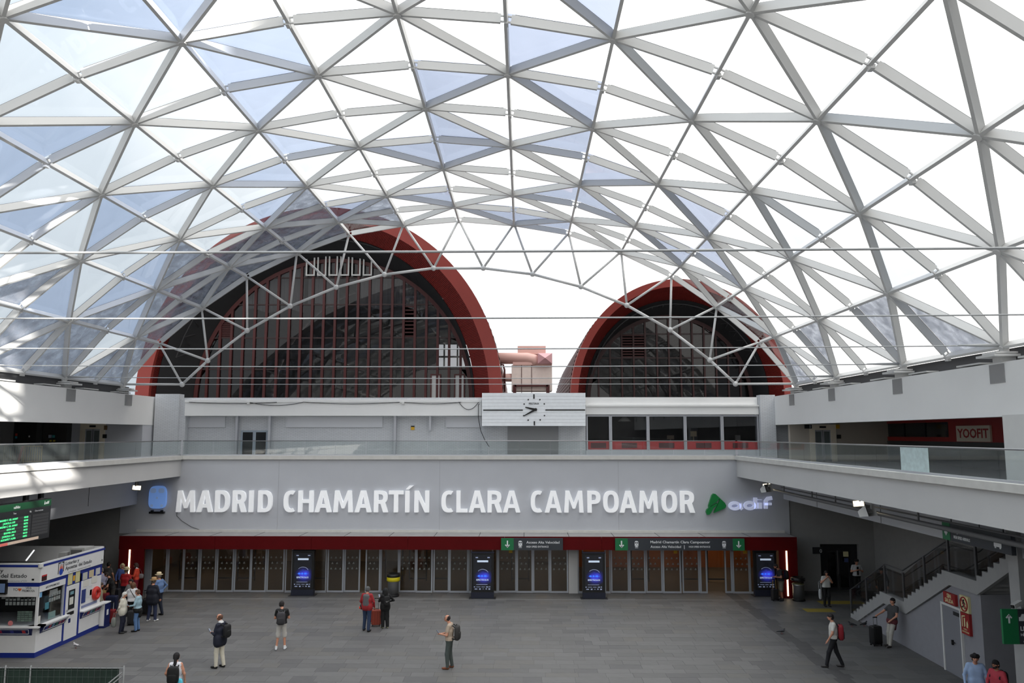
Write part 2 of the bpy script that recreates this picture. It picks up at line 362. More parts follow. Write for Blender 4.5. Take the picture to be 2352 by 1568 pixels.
put('trim_2', MB().box(GL - .4, GL + .12, -12, YW + .1, ZK - .2, ZK), KERB, label='pale coping along the left gallery edge', cat='coping', kind='structure')
put('trim_3', MB().box(GR - .12, GR + .4, -12, YW + .1, ZK - .2, ZK), KERB, label='pale coping along the right gallery edge', cat='coping', kind='structure')
put('beam_gallery_left', MB().box(GL - .35, GL, -12, YW, ZB, ZK - .2), WALL2, label='deep smooth gallery edge beam on the left, partly sunlit', cat='beam', kind='structure')
put('beam_gallery_right', MB().box(GR, GR + .35, -12, YW, ZB, ZK - .2), WALL2, label='deep smooth gallery edge beam on the right over the staircase', cat='beam', kind='structure')
SLAB = mat('gallery_slab', (150, 150, 150), .7)
put('gallery_slab_left', MB().box(-34, GL - .35, -12, YB + 1, ZG - .3, ZG), SLAB, label='left gallery floor slab', cat='slab', kind='structure')
put('gallery_slab_right', MB().box(GR + .35, 26, -12, YB + 1, ZG - .3, ZG), SLAB, label='right gallery floor slab', cat='slab', kind='structure')
put('gallery_slab_back', MB().box(GL - .35, GR + .35, YW + .4, YB + 1, ZG - .3, ZG), SLAB, label='back gallery floor slab', cat='slab', kind='structure')
put('gallery_slab_rear', MB().box(GL - .35, GR + .35, -12, -1.0, ZB, ZG), SLAB, label='gallery floor slab behind the viewpoint', cat='slab', kind='structure')
# bulkheads set back under the galleries
put('trim_4', MB().box(-20.6, -20.3, -12, YW, 4.35, ZG - .3), WALL, label='downstand bulkhead under the left gallery', cat='bulkhead', kind='structure')
put('trim_5', MB().box(13.6, 13.9, -12, YW, 4.65, ZG - .3), WALL, label='downstand bulkhead under the right gallery', cat='bulkhead', kind='structure')
for nm, X, sg in (('trim_4', -20.3, 1), ('trim_5', 13.6, -1)):
    for y in (24, 30.5, 37): put('panel_joint', MB().box(X - .01, X + .01, y - .012, y + .012, 4.66, 5.99), DARK, bpy.data.objects[nm])
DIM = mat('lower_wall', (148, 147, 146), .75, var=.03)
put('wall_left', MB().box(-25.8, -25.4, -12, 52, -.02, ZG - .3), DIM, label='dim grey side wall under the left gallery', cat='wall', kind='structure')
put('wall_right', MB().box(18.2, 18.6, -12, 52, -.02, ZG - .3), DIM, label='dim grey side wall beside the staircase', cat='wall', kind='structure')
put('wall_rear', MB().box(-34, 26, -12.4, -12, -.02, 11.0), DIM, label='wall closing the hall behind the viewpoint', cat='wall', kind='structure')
# upper parapets
for nm, X0, X1, lab in (('wall_upper_left', UL - .5, UL, 'deep plain upper parapet on the left carrying the roof'), ('wall_upper_right', UR, UR + .5, 'deep plain upper parapet on the right carrying the roof')):
    w = put(nm, MB().box(X0, X1, -12, YB + .2, 8.6, 10.45), WALLU, label=lab, cat='parapet', kind='structure')
    xf, s = (X1, 1) if X0 < 0 else (X0, -1)
    for i in range(0, NR, 2): put('fixing_plate', MB().box(min(xf, xf + s * .03), max(xf, xf + s * .03), FR[i] * Y0 - .42, FR[i] * Y0 + .42, 9.75, 10.4), mat('plate_grey', (150, 150, 150), .5), w)
    for y in np.arange(-8, 50, 3.7): put('vent_louvre', MB().box(min(xf, xf - s * .8), max(xf, xf - s * .8), y - .75, y + .75, 10.5, 10.56), WHITE, w)
    put('gutter_beam', MB().box(X0 - .3 * (s < 0) * -1 - .35, X1 + .35 - .7 * (s > 0) * 0, -12, 49, 10.72, 10.95) if False else MB().box(min(xf - s * .5, xf - s * .9), max(xf - s * .5, xf - s * .9), -12, 49, 10.45, 10.95), mat('gutter_grey', (84, 84, 86), .7), w)  # gutter beam in one even dark grey
put('ceiling_gallery_left', MB().box(-34, UL - .5, -12, YB + 1, 8.9, 9.2), SLAB, label='soffit over the left gallery', cat='soffit', kind='structure')
put('ceiling_gallery_right', MB().box(UR + .5, 26, -12, YB + 1, 8.9, 9.2), SLAB, label='soffit over the right gallery', cat='soffit', kind='structure')
put('roof_left', MB().box(-40, UL - .9, -12, YB + 4, 9.9, 10.3), SLAB, label='flat roof beyond the left parapet', cat='roof', kind='structure')
put('roof_right', MB().box(UR + .9, 34, -12, YB + 4, 9.9, 10.3), SLAB, label='flat roof beyond the right parapet', cat='roof', kind='structure')
# ---------------------------------------------------------------- glass railings
RG = glass('railing_glass', (.90, .93, .925), .045, dirt=.035, dirtcol=(.5, .55, .55))
def railing(label, p, q, frosted=None):
    t = thing('glass_railing', label, 'railing', (p + q) / 2); d = q - p; L = d.length; d.normalize(); n = round(L / 1.62)
    for k in range(n):
        a, b = p + d * (L * k / n + .012), p + d * (L * (k + 1) / n - .012)
        mb = MB().bar(a + Vector((0, 0, .37)), b + Vector((0, 0, .37)), .018, .74)
        put('pane', mb, mat('frosted_pane', (190, 208, 208), .5, var=.1, scale=8) if k == frosted else RG, t)
    put('handrail', MB().tube([p + Vector((0, 0, .77)), q + Vector((0, 0, .77))], .024, 8), STEEL, t, smooth=True)
    put('channel', MB().bar(p + Vector((0, 0, .03)), q + Vector((0, 0, .03)), .07, .06), ALU, t)
railing('clear glass railing above the lettered wall', Vector((GL, YW + .1, ZK)), Vector((GR, YW + .1, ZK)))
railing('clear glass railing along the left gallery', Vector((GL - .12, 6, ZK)), Vector((GL - .12, YW + .1, ZK)))
yf = atx(2087, 1040, GR + .12).y; nn = round((YW + .1 - 6) / 1.62)
railing('clear glass railing along the right gallery with one frosted pane', Vector((GR + .12, 6, ZK)), Vector((GR + .12, YW + .1, ZK)), int((yf - 6) / ((YW + .1 - 6) / nn)))
# ================================================================ the two barrel halls beyond the gallery
RUST = mat('red_ribbed_metal', (118, 36, 31), .5, var=.08, scale=1.5)
RUST2 = mat('red_rim_sunlit', (140, 52, 44), .5, var=.06, scale=1.0)  # rim red lighter than the ribs, its sunlit look put into the colour
ROOFM = mat('barrel_roof_sheet', (104, 72, 70), .55, var=.1, scale=.4)
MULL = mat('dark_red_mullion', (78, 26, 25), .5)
SOFF = mat('dark_soffit', (38, 38, 40), .8)
CURT = mat('grey_curtain', (190, 190, 192), .9)
FG = glass('facade_glass', (.60, .60, .61), .028, rough=.01, dirt=.02, dirtcol=(.20, .20, .21), scale=.35, stretch=(1, 1, .4))
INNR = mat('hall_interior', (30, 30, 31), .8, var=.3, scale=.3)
def arch(cx, z0, a, b, t): return Vector((cx + a * math.cos(t), 0, z0 + b * math.sin(t)))
def band(mb, cx, z0, prof, n=48, m=0, zig=0.0, t0=0.0, t1=math.pi):
    """sweep (a, b, y) profile points over a half ellipse"""
    vs = []; k = len(prof)
    for i in range(n + 1):
        t = t0 + (t1 - t0) * i / n; q = zig if i % 2 else 0
        for a, b, y, *o in prof: p = arch(cx + (o[0] if o else 0), z0, a + q, b + q, t); vs.append((p.x, y, p.z))
    fs = [(i * k + j, i * k + j + 1, (i + 1) * k + j + 1, (i + 1) * k + j) for i in range(n) for j in range(k - 1)]
    return mb.add(vs, fs, m)
def barrel(label, cx, ao, bo, rw, sk, ai, bi, fa, fb, yr, yf, ylen, z0, nm, step, trans, curtain, doors, louv, mw=.09, MULL=MULL):
    t = thing('barrel_hall', label, 'hall', (cx, yf, z0))
    put('rim', band(MB(), cx, z0, [(ao, bo, yr + 1.6), (ao, bo, yr), (ao - rw, bo - rw, yr + .12), (ao - rw + .02, bo - rw, yr + .5)], 64), RUST2, t, smooth=False)
    put('ribbed_soffit', band(MB(), cx, z0, [(ao - rw, bo - rw, yr + .14), (ai, bi, yr + 1.5, sk)], 700, zig=.05), RUST, t)
    put('roof', band(MB(), cx, z0, [(ao, bo, yr + 1.6), (ao - .1, bo - .1, yr + ylen)], 160, zig=.05), ROOFM, t)
    put('soffit', band(MB(), cx, z0, [(ai, bi, yr + 1.5, sk), (fa - .04, fb - .04, yf + .1)], 48), SOFF, t)
    sb = MB()
    for k in range(3, 22):       # lattice under the overhang
        q = [arch(cx, z0, ai - .25, bi - .25, math.pi * (k + d) / 24) for d in (0, .5, 1)]
        for a, b, ya, yb in ((q[0], q[1], yr + 1.6, yf - .2), (q[1], q[2], yf - .2, yr + 1.6), (q[0], q[2], yr + 1.6, yr + 1.6)):
            sb.tube([(a.x, ya, a.z), (b.x, yb, b.z)], .035, 4)
    put('lattice', sb, mat('lattice_steel', (58, 58, 60), .6), t)
    put('arch_frame', band(MB(), cx, z0, [(fa, fb, yf + .1), (fa, fb, yf - .12), (fa - .28, fb - .28, yf - .12), (fa - .28, fb - .28, yf + .1)], 48), MULL, t)
    zt = lambda x: z0 + fb * math.sqrt(max(0, 1 - ((x - cx) / fa) ** 2))
    k0 = -int(fa / step); xs = [cx + step * (k + .0) for k in range(k0, -k0 + 1) if abs(step * k) < fa - .25]
    for x in xs: put('mullion', MB().box(x - mw, x + mw, yf - .16, yf + .05, z0, zt(x) - .2), MULL, t)
    edges = [cx - fa + .1] + xs + [cx + fa - .1]; zs = [z0 + .05] + trans + [99]
    for z in trans: 
        h = fa * math.sqrt(max(0, 1 - ((z - z0) / fb) ** 2)) - .2
        if h > 0: put('transom', MB().box(cx - h, cx + h, yf - .06, yf + .04, z - .05, z + .05), mat('dark_transom', (52, 34, 34), .5), t)
    for x0, x1 in zip(edges, edges[1:]):
        for za, zb in zip(zs, zs[1:]):
            l0, l1 = min(zb, zt(x0) - .1), min(zb, zt(x1) - .1); m = (x0 + x1) / 2
            if max(l0, l1) - za < .25: continue
            poly = [(x0 + .04, za + .03), (x1 - .04, za + .03), (x1 - .04, max(l1 - .03, za + .05)), (x0 + .04, max(l0 - .03, za + .05))]
            if any(abs(m - lx) < step * .5 and za < lz < zb for lx, lz in louv):
                mb = MB()
                for q in range(9): z = za + (min(l0, l1) - za) * (q + .5) / 9; mb.box(x0 + .05, x1 - .05, yf - .03, yf + .03, z - .06, z + .04)
                put('louvre', mb, mat('louvre_red', (70, 26, 26), .6), t)
            else: put('pane', MB().prism(poly, yf - .01, yf + .01), FG, t)
    for x0, x1, z0_, z1 in curtain:       # pleated curtains behind the top panes
        mb = MB(); nseg = int((x1 - x0) / .13); vs = []
        for q in range(nseg + 1):
            x = x0 + (x1 - x0) * q / nseg; y = yf + .5 + (.07 if q % 2 else -.05) + .03 * math.sin(q * 1.7); vs += [(x, y, z0_ + .15 * math.sin(q * .31)), (x, y, min(z1, zt(x) + .2))]
        mb.add(vs, [(2 * q, 2 * q + 2, 2 * q + 3, 2 * q + 1) for q in range(nseg)]); put('curtain', mb, CURT, t)
    for x0, x1, z1 in doors:
        d = put('door', MB().frame(x0, x1, yf - .2, yf, z0, z1, .1), MULL, t)
        put('door_daylight', MB().box(x0 + .1, x1 - .1, yf - .15, yf - .1, z0 + .1, z1 - .1), mat('daylight_white', (196, 196, 194), .5), d)  # white panel stands for daylight seen through the door glass
    # inside: floor, back wall with tall windows, pillars
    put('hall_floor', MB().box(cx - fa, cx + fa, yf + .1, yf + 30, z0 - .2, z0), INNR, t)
    return t, zt
Z0 = 10.42
zt_ = [aty(765, v, 57.3).z for v in (847.6, 776, 699.6, 638)]
xq = lambda u, Y=57.3: aty(u, 800, Y).x
T1, zt1 = barrel('large red rimmed barrel hall with curtained glass front', -13.86, 12.5, 13.3, .88, -.62, 11.14, 11.65, 10.25, 10.6, 53.0, 57.3, 30, Z0, 24, .848, zt_,
    [(xq(548), xq(690), aty(0, 712, 57.3).z, 30), (xq(700), xq(772), aty(0, 700, 57.3).z, 30), (xq(812), xq(990), aty(0, 706, 57.3).z, 30)],
    [(xq(990), xq(1014), aty(0, 860, 57.3).z), (xq(1044), xq(1069), aty(0, 860, 57.3).z)], [(xq(513), aty(0, 750, 57.3).z), (xq(947), aty(0, 720, 57.3).z), (xq(947), aty(0, 740, 57.3).z)])
T2, zt2 = barrel('small red rimmed barrel hall with dark glass front', 10.72, 7.45, 8.15, .5, 0, 6.35, 6.95, 6.05, 6.3, 53.0, 57.3, 30, Z0, 14, .86, [aty(1500, v, 57.3).z for v in (868, 822, 767)],
    [], [], [(xq(1450), aty(0, 790, 57.3).z), (xq(1476), aty(0, 790, 57.3).z), (xq(1450), aty(0, 800, 57.3).z), (xq(1476), aty(0, 800, 57.3).z)], .06, mat('shaded_mullion', (58, 22, 22), .5))  # mullion red darkened to put this hall's shadow into the colour
# white opening sashes under the crown of the large hall
for k in range(6):
    u = 710 + k * 26.4; s = MB(); x0, x1 = xq(u - 10.5), xq(u + 10.5); za, zb = aty(0, 637, 57.3).z, aty(0, 589, 57.3).z
    s.frame(x0, x1, 56.95, 57.1, za, zb, .1)
    put('opening_sash', s, WHITE, T1)
# inside of the large hall: mezzanine, pillars and the bright doorway at its far side
mb = MB()
for u in (560, 720, 780, 905): x = xq(u, 66); mb.box(x - .2, x + .2, 65.8, 66.2, Z0, Z0 + 6)
put('inner_pillar', mb, mat('inner_grey', (98, 98, 98), .7), T1)
put('mezzanine', MB().box(xq(560, 66), xq(905, 66), 65, 70, Z0 + 4.3, Z0 + 5.0), mat('inner_pale', (120, 120, 120), .7), T1)
def far_wall(cx, a, b, y, hole=None):
    mb = MB(); n = 40
    for k in range(n):
        x0, x1 = cx - a + 2 * a * k / n, cx - a + 2 * a * (k + 1) / n; h0, h1 = (Z0 + b * math.sqrt(max(0, 1 - ((x - cx) / a) ** 2)) for x in (x0, x1))
        xm = (x0 + x1) / 2
        if hole and hole[0] < xm < hole[1]: mb.prism([(x0, Z0), (x1, Z0), (x1, min(hole[2], h1)), (x0, min(hole[2], h0))], y, y + .3); 
        if hole and hole[0] < xm < hole[1] and min(h0, h1) > hole[3]: mb.prism([(x0, hole[3]), (x1, hole[3]), (x1, h1), (x0, h0)], y, y + .3)
        if not (hole and hole[0] < xm < hole[1]): mb.prism([(x0, Z0), (x1, Z0), (x1, h1), (x0, h0)], y, y + .3)
    return mb
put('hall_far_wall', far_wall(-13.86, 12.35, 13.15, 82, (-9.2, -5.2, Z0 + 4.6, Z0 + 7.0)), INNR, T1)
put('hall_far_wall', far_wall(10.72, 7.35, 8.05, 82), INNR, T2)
put('far_mullion', MB().box(-8.3, -8.15, 81.9, 82.2, Z0 + 4.5, Z0 + 7.1).box(-6.9, -6.75, 81.9, 82.2, Z0 + 4.5, Z0 + 7.1).box(-9.3, -5.1, 81.85, 82.25, Z0 + 5.6, Z0 + 5.75), INNR, T1)
# ---------------------------------------------------------------- roof plant between the barrels
vx = lambda u, Y=58: aty(u, 850, Y).x
vz = lambda v, Y=58: aty(1220, v, Y).z
CREAM = mat('glare_cream_casing', (238, 224, 215), .6, var=.04); PINK = mat('glare_pink_duct', (226, 184, 174), .5)  # plant colours bleached to put the pink glare into them
A = thing('air_handling_unit', 'glare-bleached roof plant casing with round duct between the barrel halls', 'ventilation unit', (vx(1220), 58, vz(905)))
put('casing', MB().box(vx(1175), vx(1268), 58, 60, vz(897), vz(838)), CREAM, A)
put('cap', MB().box(vx(1178), vx(1268), 57.9, 60.2, vz(838), vz(830)).box(vx(1189), vx(1254), 58.4, 60, vz(812), vz(793)), PINK, A)
h0, h1, w0, w1 = vz(836), vz(812), vx(1235), vx(1268)
put('hood', MB().add([(w0, 57.6, h0), (w1, 57.6, h0), (w1, 57.6, h1), (w0, 57.6, h1), ((w0 + w1) / 2, 57.2, (h0 + h1) / 2), (w0, 59, h0), (w1, 59, h0), (w1, 59, h1), (w0, 59, h1)],
    [(0, 1, 4), (1, 2, 4), (2, 3, 4), (3, 0, 4), (1, 6, 7, 2), (0, 3, 8, 5), (3, 2, 7, 8), (0, 5, 6, 1)]), mat('glare_pink_hood', (224, 176, 180), .5), A)
put('duct', MB().tube([(vx(1138), 58.2, vz(822)), (vx(1212), 58.2, vz(822)), (vx(1226), 58.2, vz(825)), (vx(1232), 58.2, vz(836))], .42, 16), PINK, A, smooth=True)
put('duct', MB().tube([(vx(1150), 58.4, vz(866)), (vx(1178), 58.4, vz(866))], .3, 12), PINK, A, smooth=True)
put('pipe', MB().tube([(vx(1149), 57.8, vz(838)), (vx(1156), 57.8, vz(838)), (vx(1159), 57.8, vz(850)), (vx(1159), 57.8, vz(900))], .07, 8), MULL, A, smooth=True)
for u in (1198, 1221): put('seam', MB().box(vx(u) - .02, vx(u) + .02, 57.96, 58, vz(905), vz(838)), MULL, A)
sm = MB()
for u in (1182, 1258): sm.box(vx(u) - .12, vx(u) + .12, 57.7, 58, vz(907), vz(884))
sm.box(vx(1182), vx(1258), 57.7, 58, vz(888), vz(884)); put('stand', sm, MULL, A)
put('roof_terrace', MB().box(-30, 22, YB + .6, 100, Z0 - .4, Z0 - .02), mat('terrace_felt', (120, 118, 116), .9), label='flat roof carrying the barrel halls', cat='roof', kind='structure')

# ---------------------------------------------------------------- unseen block added on the right, shaped to shade the hall from the sun
TB = thing('shade_block', 'unseen block added beyond the right side to shade the hall', 'sun blocker', (70, 25, 0))
put('shade_tower', MB().box(60, 84, -37.4, 86, 0, 58), mat('concrete_block', (150, 148, 146), .8, var=.05), TB)
put('shade_wing', MB().box(60, 84, -130, -37.4, 0, 39.2), mat('concrete_block', (150, 148, 146), .8), TB)
for z in range(4, 56, 4): put('window_band', MB().box(59.9, 60.1, -36, 84, z, z + 1.8), mat('dark_glass', (34, 36, 40), .08), TB)
# ================================================================ back gallery wall
gz = lambda v, Y=YB: aty(1176, v, Y).z
gx = lambda u, Y=YB: aty(u, 990, Y).x
put('wall_gallery_back', MB().box(-34, gx(1107), YB + .1, YB + .5, ZG, Z0).box(gx(1107), gx(1345), YB - .2, YB + .5, ZG, Z0 + .1).box(gx(1740), 26, YB + .1, YB + .5, ZG, Z0), BRICK, label='painted brick wall at the back of the upper gallery', cat='wall', kind='structure')
WG = bpy.data.objects['wall_gallery_back']
put('trim_6', MB().box(gx(430), gx(1107), YB - .55, YB + .1, gz(955), gz(924)).box(gx(430), gx(1107), YB - .6, YB + .1, gz(924), gz(918)), WALLU, label='plain band with cables below the large barrel hall', cat='band', kind='structure')
put('wall_pier_left', MB().box(gx(364), gx(418), YB - .7, YB + .1, ZG, gz(905)).box(gx(418), gx(432), YB - .5, YB + .1, ZG, gz(918)), BRICK, label='brick pier closing the left parapet', cat='wall', kind='structure')
put('wall_pier_right', MB().box(gx(1741), gx(1775), YB - .7, YB + .1, ZG, gz(908)), BRICK, label='brick pier closing the right parapet', cat='wall', kind='structure')
put('trim_7', MB().box(gx(1345), gx(1740), YB - .4, YB + .1, gz(952), gz(934)).box(gx(1345), gx(1742), YB - .5, YB + .1, gz(934), gz(930)).box(gx(1345), gx(1740), YB - .2, YB + .1, gz(930), Z0), WALLU, label='plain band above the row of restaurant windows', cat='band', kind='structure')
for u, v1 in ((547, 1045), (622, 1045), (909, 1045), (989, 987)):
    put('slim_post', MB().box(gx(u - 2.6), gx(u + 2.6), YB - .35, YB - .1, gz(v1), gz(955)), ALU, label={547: 'slim grey post beside the gallery double door, further from the clock', 622: 'slim grey post beside the gallery double door, nearer the clock', 909: 'slim grey post near the yellow sign', 989: 'short grey post stub hanging near the clock'}[u], cat='post')
for a, b in ((432, 516), (657, 878), (1024, 1106)):
    mb = MB(); x0, x1, z0, z1 = gx(a), gx(b), gz(981), gz(956)
    mb.box(x0 + .05, x1 - .05, YB + .04, YB + .1, z0 + .05, z1); mb.frame(x0, x1, YB, YB + .1, z0, z1, .05, top=0)
    put('wall_panel', mb, mat('upper_panel', (206, 208, 213), .7), WG)
mb = MB(); x0, x1, z1 = gx(554), gx(616), gz(988)
d = put('door_30', MB().frame(x0, x1, YB - .04, YB + .1, ZG, z1, .12, 0).box((x0 + x1) / 2 - .1, (x0 + x1) / 2 + .1, YB - .04, YB + .1, ZG, z1 - .12), mat('door_frame_blue_grey', (150, 160, 172), .5), label='grey framed double door with dark glass on the gallery', cat='door', kind='structure')
for a, b in ((x0 + .12, (x0 + x1) / 2 - .1), ((x0 + x1) / 2 + .1, x1 - .12)): put('pane', MB().box(a, b, YB + .0, YB + .08, ZG, z1 - .12), mat('dark_glass', (34, 36, 40), .08), d)
sg = thing('warning_sign', 'small yellow and black sign on the gallery wall', 'sign', (gx(948), YB, gz(983)))
put('plate', MB().box(gx(943.5), gx(951.5), YB + .05, YB + .1, gz(987), gz(977.5)), mat('sign_yellow', (214, 166, 30), .5), sg)
put('header', MB().box(gx(943.5), gx(951.5), YB + .03, YB + .1, gz(980), gz(977.5)), BLACK, sg)
for k, (a, b, s) in enumerate(((440, 640, .10), (575, 700, .22), (700, 920, .12), (925, 1060, .12), (1055, 1100, .5))):
    P = [Vector((gx(a), YB - .62, gz(923.5))).lerp(Vector((gx(b), YB - .62, gz(924))), t / 10) - Vector((0, 0, s * (1 - (t / 5 - 1) ** 2))) for t in range(11)]
    put('wall_cable', MB().tube(P, .02, 5), DARK, label=['thin cable slung under the sill, starting at the left brick pier', 'cable sagging below a junction box near the double door', 'thin cable slung under the middle of the sill', 'thin cable slung under the sill before the clock', 'deep cable loop hanging beside the clock'][k], cat='cable')
for u, w in ((576, 'above the gallery double door'), (928, 'above the yellow sign')): put('junction_box', MB().box(gx(u - 3), gx(u + 3), YB - .7, YB - .55, gz(928.5), gz(923)).tube([(gx(u - 9), YB - .58, gz(927)), (gx(u - 3), YB - .6, gz(925))], .03, 6), WHITE, label='small white junction box on the band ' + w, cat='junction box')
put('hanging_cable', MB().tube([(gx(1104), YB - .25, gz(926)), (gx(1100), YB - .8, gz(930)), (gx(1100), YB - .8, gz(960)), (gx(1106), YB - .8, gz(990)), (gx(1115), YB - .8, gz(1010)), (gx(1125), YB - .8, gz(1025))], .022, 5), BLACK, label='loose black cable hanging down beside the clock', cat='cable')
# restaurant windows
DG = glass('window_glass', (.62, .63, .65), .035, rough=.01, dirt=.04, dirtcol=(.2, .2, .2)); PANR = mat('red_window_panel', (168, 36, 40), .5)
ub = [1346, 1401.4, 1487, 1572, 1656.5, 1740]
for k, (a, b) in enumerate(zip(ub, ub[1:])):
    x0, x1, z0, zr, z1 = gx(a), gx(b), gz(1034), gz(1013), gz(953)
    w = put('window_%d' % (k + 1), MB().frame(x0 + .005, x1 - .005, YB - .3, YB, z0, z1, .09, .06, .1), ALU,
            label='%s restaurant window bay with red lower panel, counted from the clock' % ['first, narrow', 'second', 'third', 'fourth', 'fifth'][k], cat='window', kind='structure')
    put('pane', MB().box(x0 + .1, x1 - .08, YB - .12, YB - .1, zr, z1 - .1), DG, w)
    p = put('lower_panel', MB().box(x0 + .1, x1 - .08, YB - .15, YB - .05, z0 + .06, zr), PANR, w)
    xm = (x0 + x1) / 2; put('grille', MB().box(xm - .5, xm + .5, YB - .18, YB - .14, z0 + .16, zr - .1), mat('grille_dark_red', (74, 26, 28), .7), p, world=False)
put('trim_8', MB().box(gx(1345), gx(1740), YB - .32, YB + .3, ZG, gz(1034)), WALL, label='low sill wall below the restaurant windows', cat='sill', kind='structure')
RM = mat('restaurant_interior', (30, 30, 31), .8)
put('wall_restaurant', MB().box(gx(1345), gx(1740), YB + 5, YB + 5.2, ZG, Z0 - .4).box(gx(1345) - .2, gx(1345), YB + .1, YB + 5, ZG, Z0 - .4).box(gx(1740), gx(1740) + .2, YB + .5, YB + 5, ZG, Z0 - .4).box(gx(1345), gx(1740), YB, YB + 5, ZG - .02, ZG + .05), RM, label='dark restaurant room behind the gallery windows', cat='wall', kind='structure')
lampm = mat('pendant_shade', (214, 210, 200), .6)
p = Vector((gx(1435, YB + 1.5), YB + 1.5, gz(966, YB + 1.5)))
put('pendant_lamp', MB().lathe([(.05, .3), (.12, .28), (.42, .02), (.45, -.05), (.02, -.05)], p, 16).tube([p + Vector((0, 0, .3)), p + Vector((0, 0, 1.1))], .012, 5), lampm, label='pale shaded pendant lamp behind the second restaurant window', cat='lamp', smooth=True)
for u, v, w, h, c, lab in ((1540, 1004, 16, 9, (150, 132, 112), 'beige notice board leaning behind the third restaurant window'), (1593, 996, 14, 12, (196, 172, 130), 'cream poster behind the fourth restaurant window'), (1694, 1006, 12, 14, (140, 136, 130), 'pale menu board behind the fifth restaurant window')):
    q = Vector((gx(u, YB + .5), YB + .5, gz(v, YB + .5))); k = (YB + .5) / F
    put('notice_board', MB().box(q.x - w * k / 2, q.x + w * k / 2, q.y, q.y + .04, q.z - h * k / 2, q.z + h * k / 2).box(q.x - .03, q.x + .03, q.y + .04, q.y + .08, ZG + .06, q.z), mat('notice_%d' % u, c, .7), label=lab, cat='board')
# ---------------------------------------------------------------- station clock
kz = lambda v: aty(1226, v, 50.5).z
kx = lambda u: aty(u, 940, 50.5).x
CK = thing('station_clock', 'huge white boarded rectangular clock above the gallery', 'clock', (kx(1226), 50.5, kz(978)))
CKW = mat('clock_boards', (240, 243, 246), .5, var=.03)
x0, x1, zb, zt = kx(1107), kx(1345), kz(978), kz(902)
for k in range(10): put('board', MB().box(x0, x1, 50.5, 50.62, zb + (zt - zb) * k / 10 + .004, zb + (zt - zb) * (k + 1) / 10 - .004), CKW, CK)
put('casing', MB().box(x0 + .01, x1 - .01, 50.62, 51.75, zb + .02, zt - .01), mat('clock_casing', (196, 198, 200), .6), CK)
def cbar(nm, u0, u1, v0, v1): put(nm, MB().box(kx(u0), kx(u1), 50.47, 50.5, kz(v1), kz(v0)), BLACK, CK)
cbar('hour_mark', 1225, 1228, 905, 915.4); cbar('hour_mark', 1225.8, 1228.8, 967, 976.5); cbar('hour_mark', 1110, 1201, 940.3, 942.8); cbar('hour_mark', 1252.6, 1343.6, 940, 942.5)
for a, b in ((448, 462), (538, 462), (416, 496), (572, 495), (573, 585), (540, 618), (447, 620), (413, 585)):
    c = Vector((kx(1080 + a / 3.36), 50.48, kz(780 + b / 3.36))); s = .055
    put('hour_mark', MB().add([(c.x - s, 50.47, c.z), (c.x, 50.47, c.z - s), (c.x + s, 50.47, c.z), (c.x, 50.47, c.z + s), (c.x - s, 50.5, c.z), (c.x, 50.5, c.z - s), (c.x + s, 50.5, c.z), (c.x, 50.5, c.z + s)], [(0, 1, 2, 3), (0, 4, 5, 1), (1, 5, 6, 2), (2, 6, 7, 3), (3, 7, 4, 0)]), BLACK, CK)
c = Vector((kx(1229.5), 50.44, kz(940.5)))
def hand(nm, u, v, w, y):
    e = Vector((kx(u), y, kz(v))); s = c.copy(); s.y = y; d = (e - s).normalized(); a = Vector((-d.z, 0, d.x)); P = [s - d * .1 + a * w, s - d * .1 - a * w, e - a * w * .35, e + a * w * .35]
    put(nm, MB().prism([(p.x, p.z) for p in P], y - .012, y + .012), BLACK, CK)
hand('hour_hand', 1206.5, 935, .085, 50.45); hand('minute_hand', 1203, 955, .075, 50.43)
put('hand_boss', MB().tube([c + Vector((0, -.04, 0)), c + Vector((0, .05, 0))], .09, 12), BLACK, CK)
put('lettering', letter_mb(MB(basis((kx(1226.5), 50.49, kz(928.8)), (1, 0, 0), (0, 0, 1))), 'FESTINA', 0, 0, .12, w=kx(1238.5) - kx(1215), bold=.012, depth=.01, align='c'), BLACK, CK)
put('wall_clock_recess', MB().box(gx(1166), gx(1281), YB - .32, YB - .21, ZG, kz(975)), mat('recess_grey', (140, 141, 143), .7), label='plain recessed panel doors below the clock', cat='wall', kind='structure')
# ================================================================ upper galleries at the sides
# left: dark shopfront, lift, barriers
WGRY = mat('lift_surround_sunlit', (232, 220, 198), .5); SHOPD = mat('dark_shopfront', (24, 24, 26), .3)  # surround beige brightened to stand for sun on the left lift
put('wall_gallery_left', MB().box(-33, -32.6, -12, YB, ZG, 8.9), DIM, label='outer wall of the left gallery', cat='wall', kind='structure')
LY = 50.0; lx = lambda u: aty(u, 1000, LY).x; lz = lambda v: aty(220, v, LY).z
def lift(nm, label, x0, x1, y, ztop, n, dark=False):
    t = thing(nm, label, 'lift', ((x0 + x1) / 2, y, ZG if ztop > 7 else 0)); zf = ZG if ztop > 7 else 0.0; w = (x1 - x0); body = mat('dark_lift_steel', (40, 40, 42), .4, .3) if dark else WGRY
    put('surround', MB().box(x0, x0 + w * .2, y, y + .3, zf, ztop + .35).box(x1 - w * .2, x1, y, y + .3, zf, ztop + .35).box(x0 + w * .2, x1 - w * .2, y, y + .3, ztop, ztop + .35), body, t)
    xm = (x0 + x1) / 2
    for a, b in ((x0 + w * .2, xm - .03), (xm + .03, x1 - w * .2)):
        d = put('door', MB().frame(a, b, y + .05, y + .1, zf, ztop, .06, .12, .1), DARK if dark else ALU, t)
        put('pane', MB().box(a + .06, b - .06, y + .07, y + .085, zf + .12, ztop - .1), mat('lift_glass_dark', (16, 16, 18), .1) if dark else mat('lift_glass', (96, 104, 104), .15), d)
    put('indicator', MB().box(xm - .2, xm + .2, y - .02, y, ztop + .12, ztop + .24), BLACK, t)
    return t
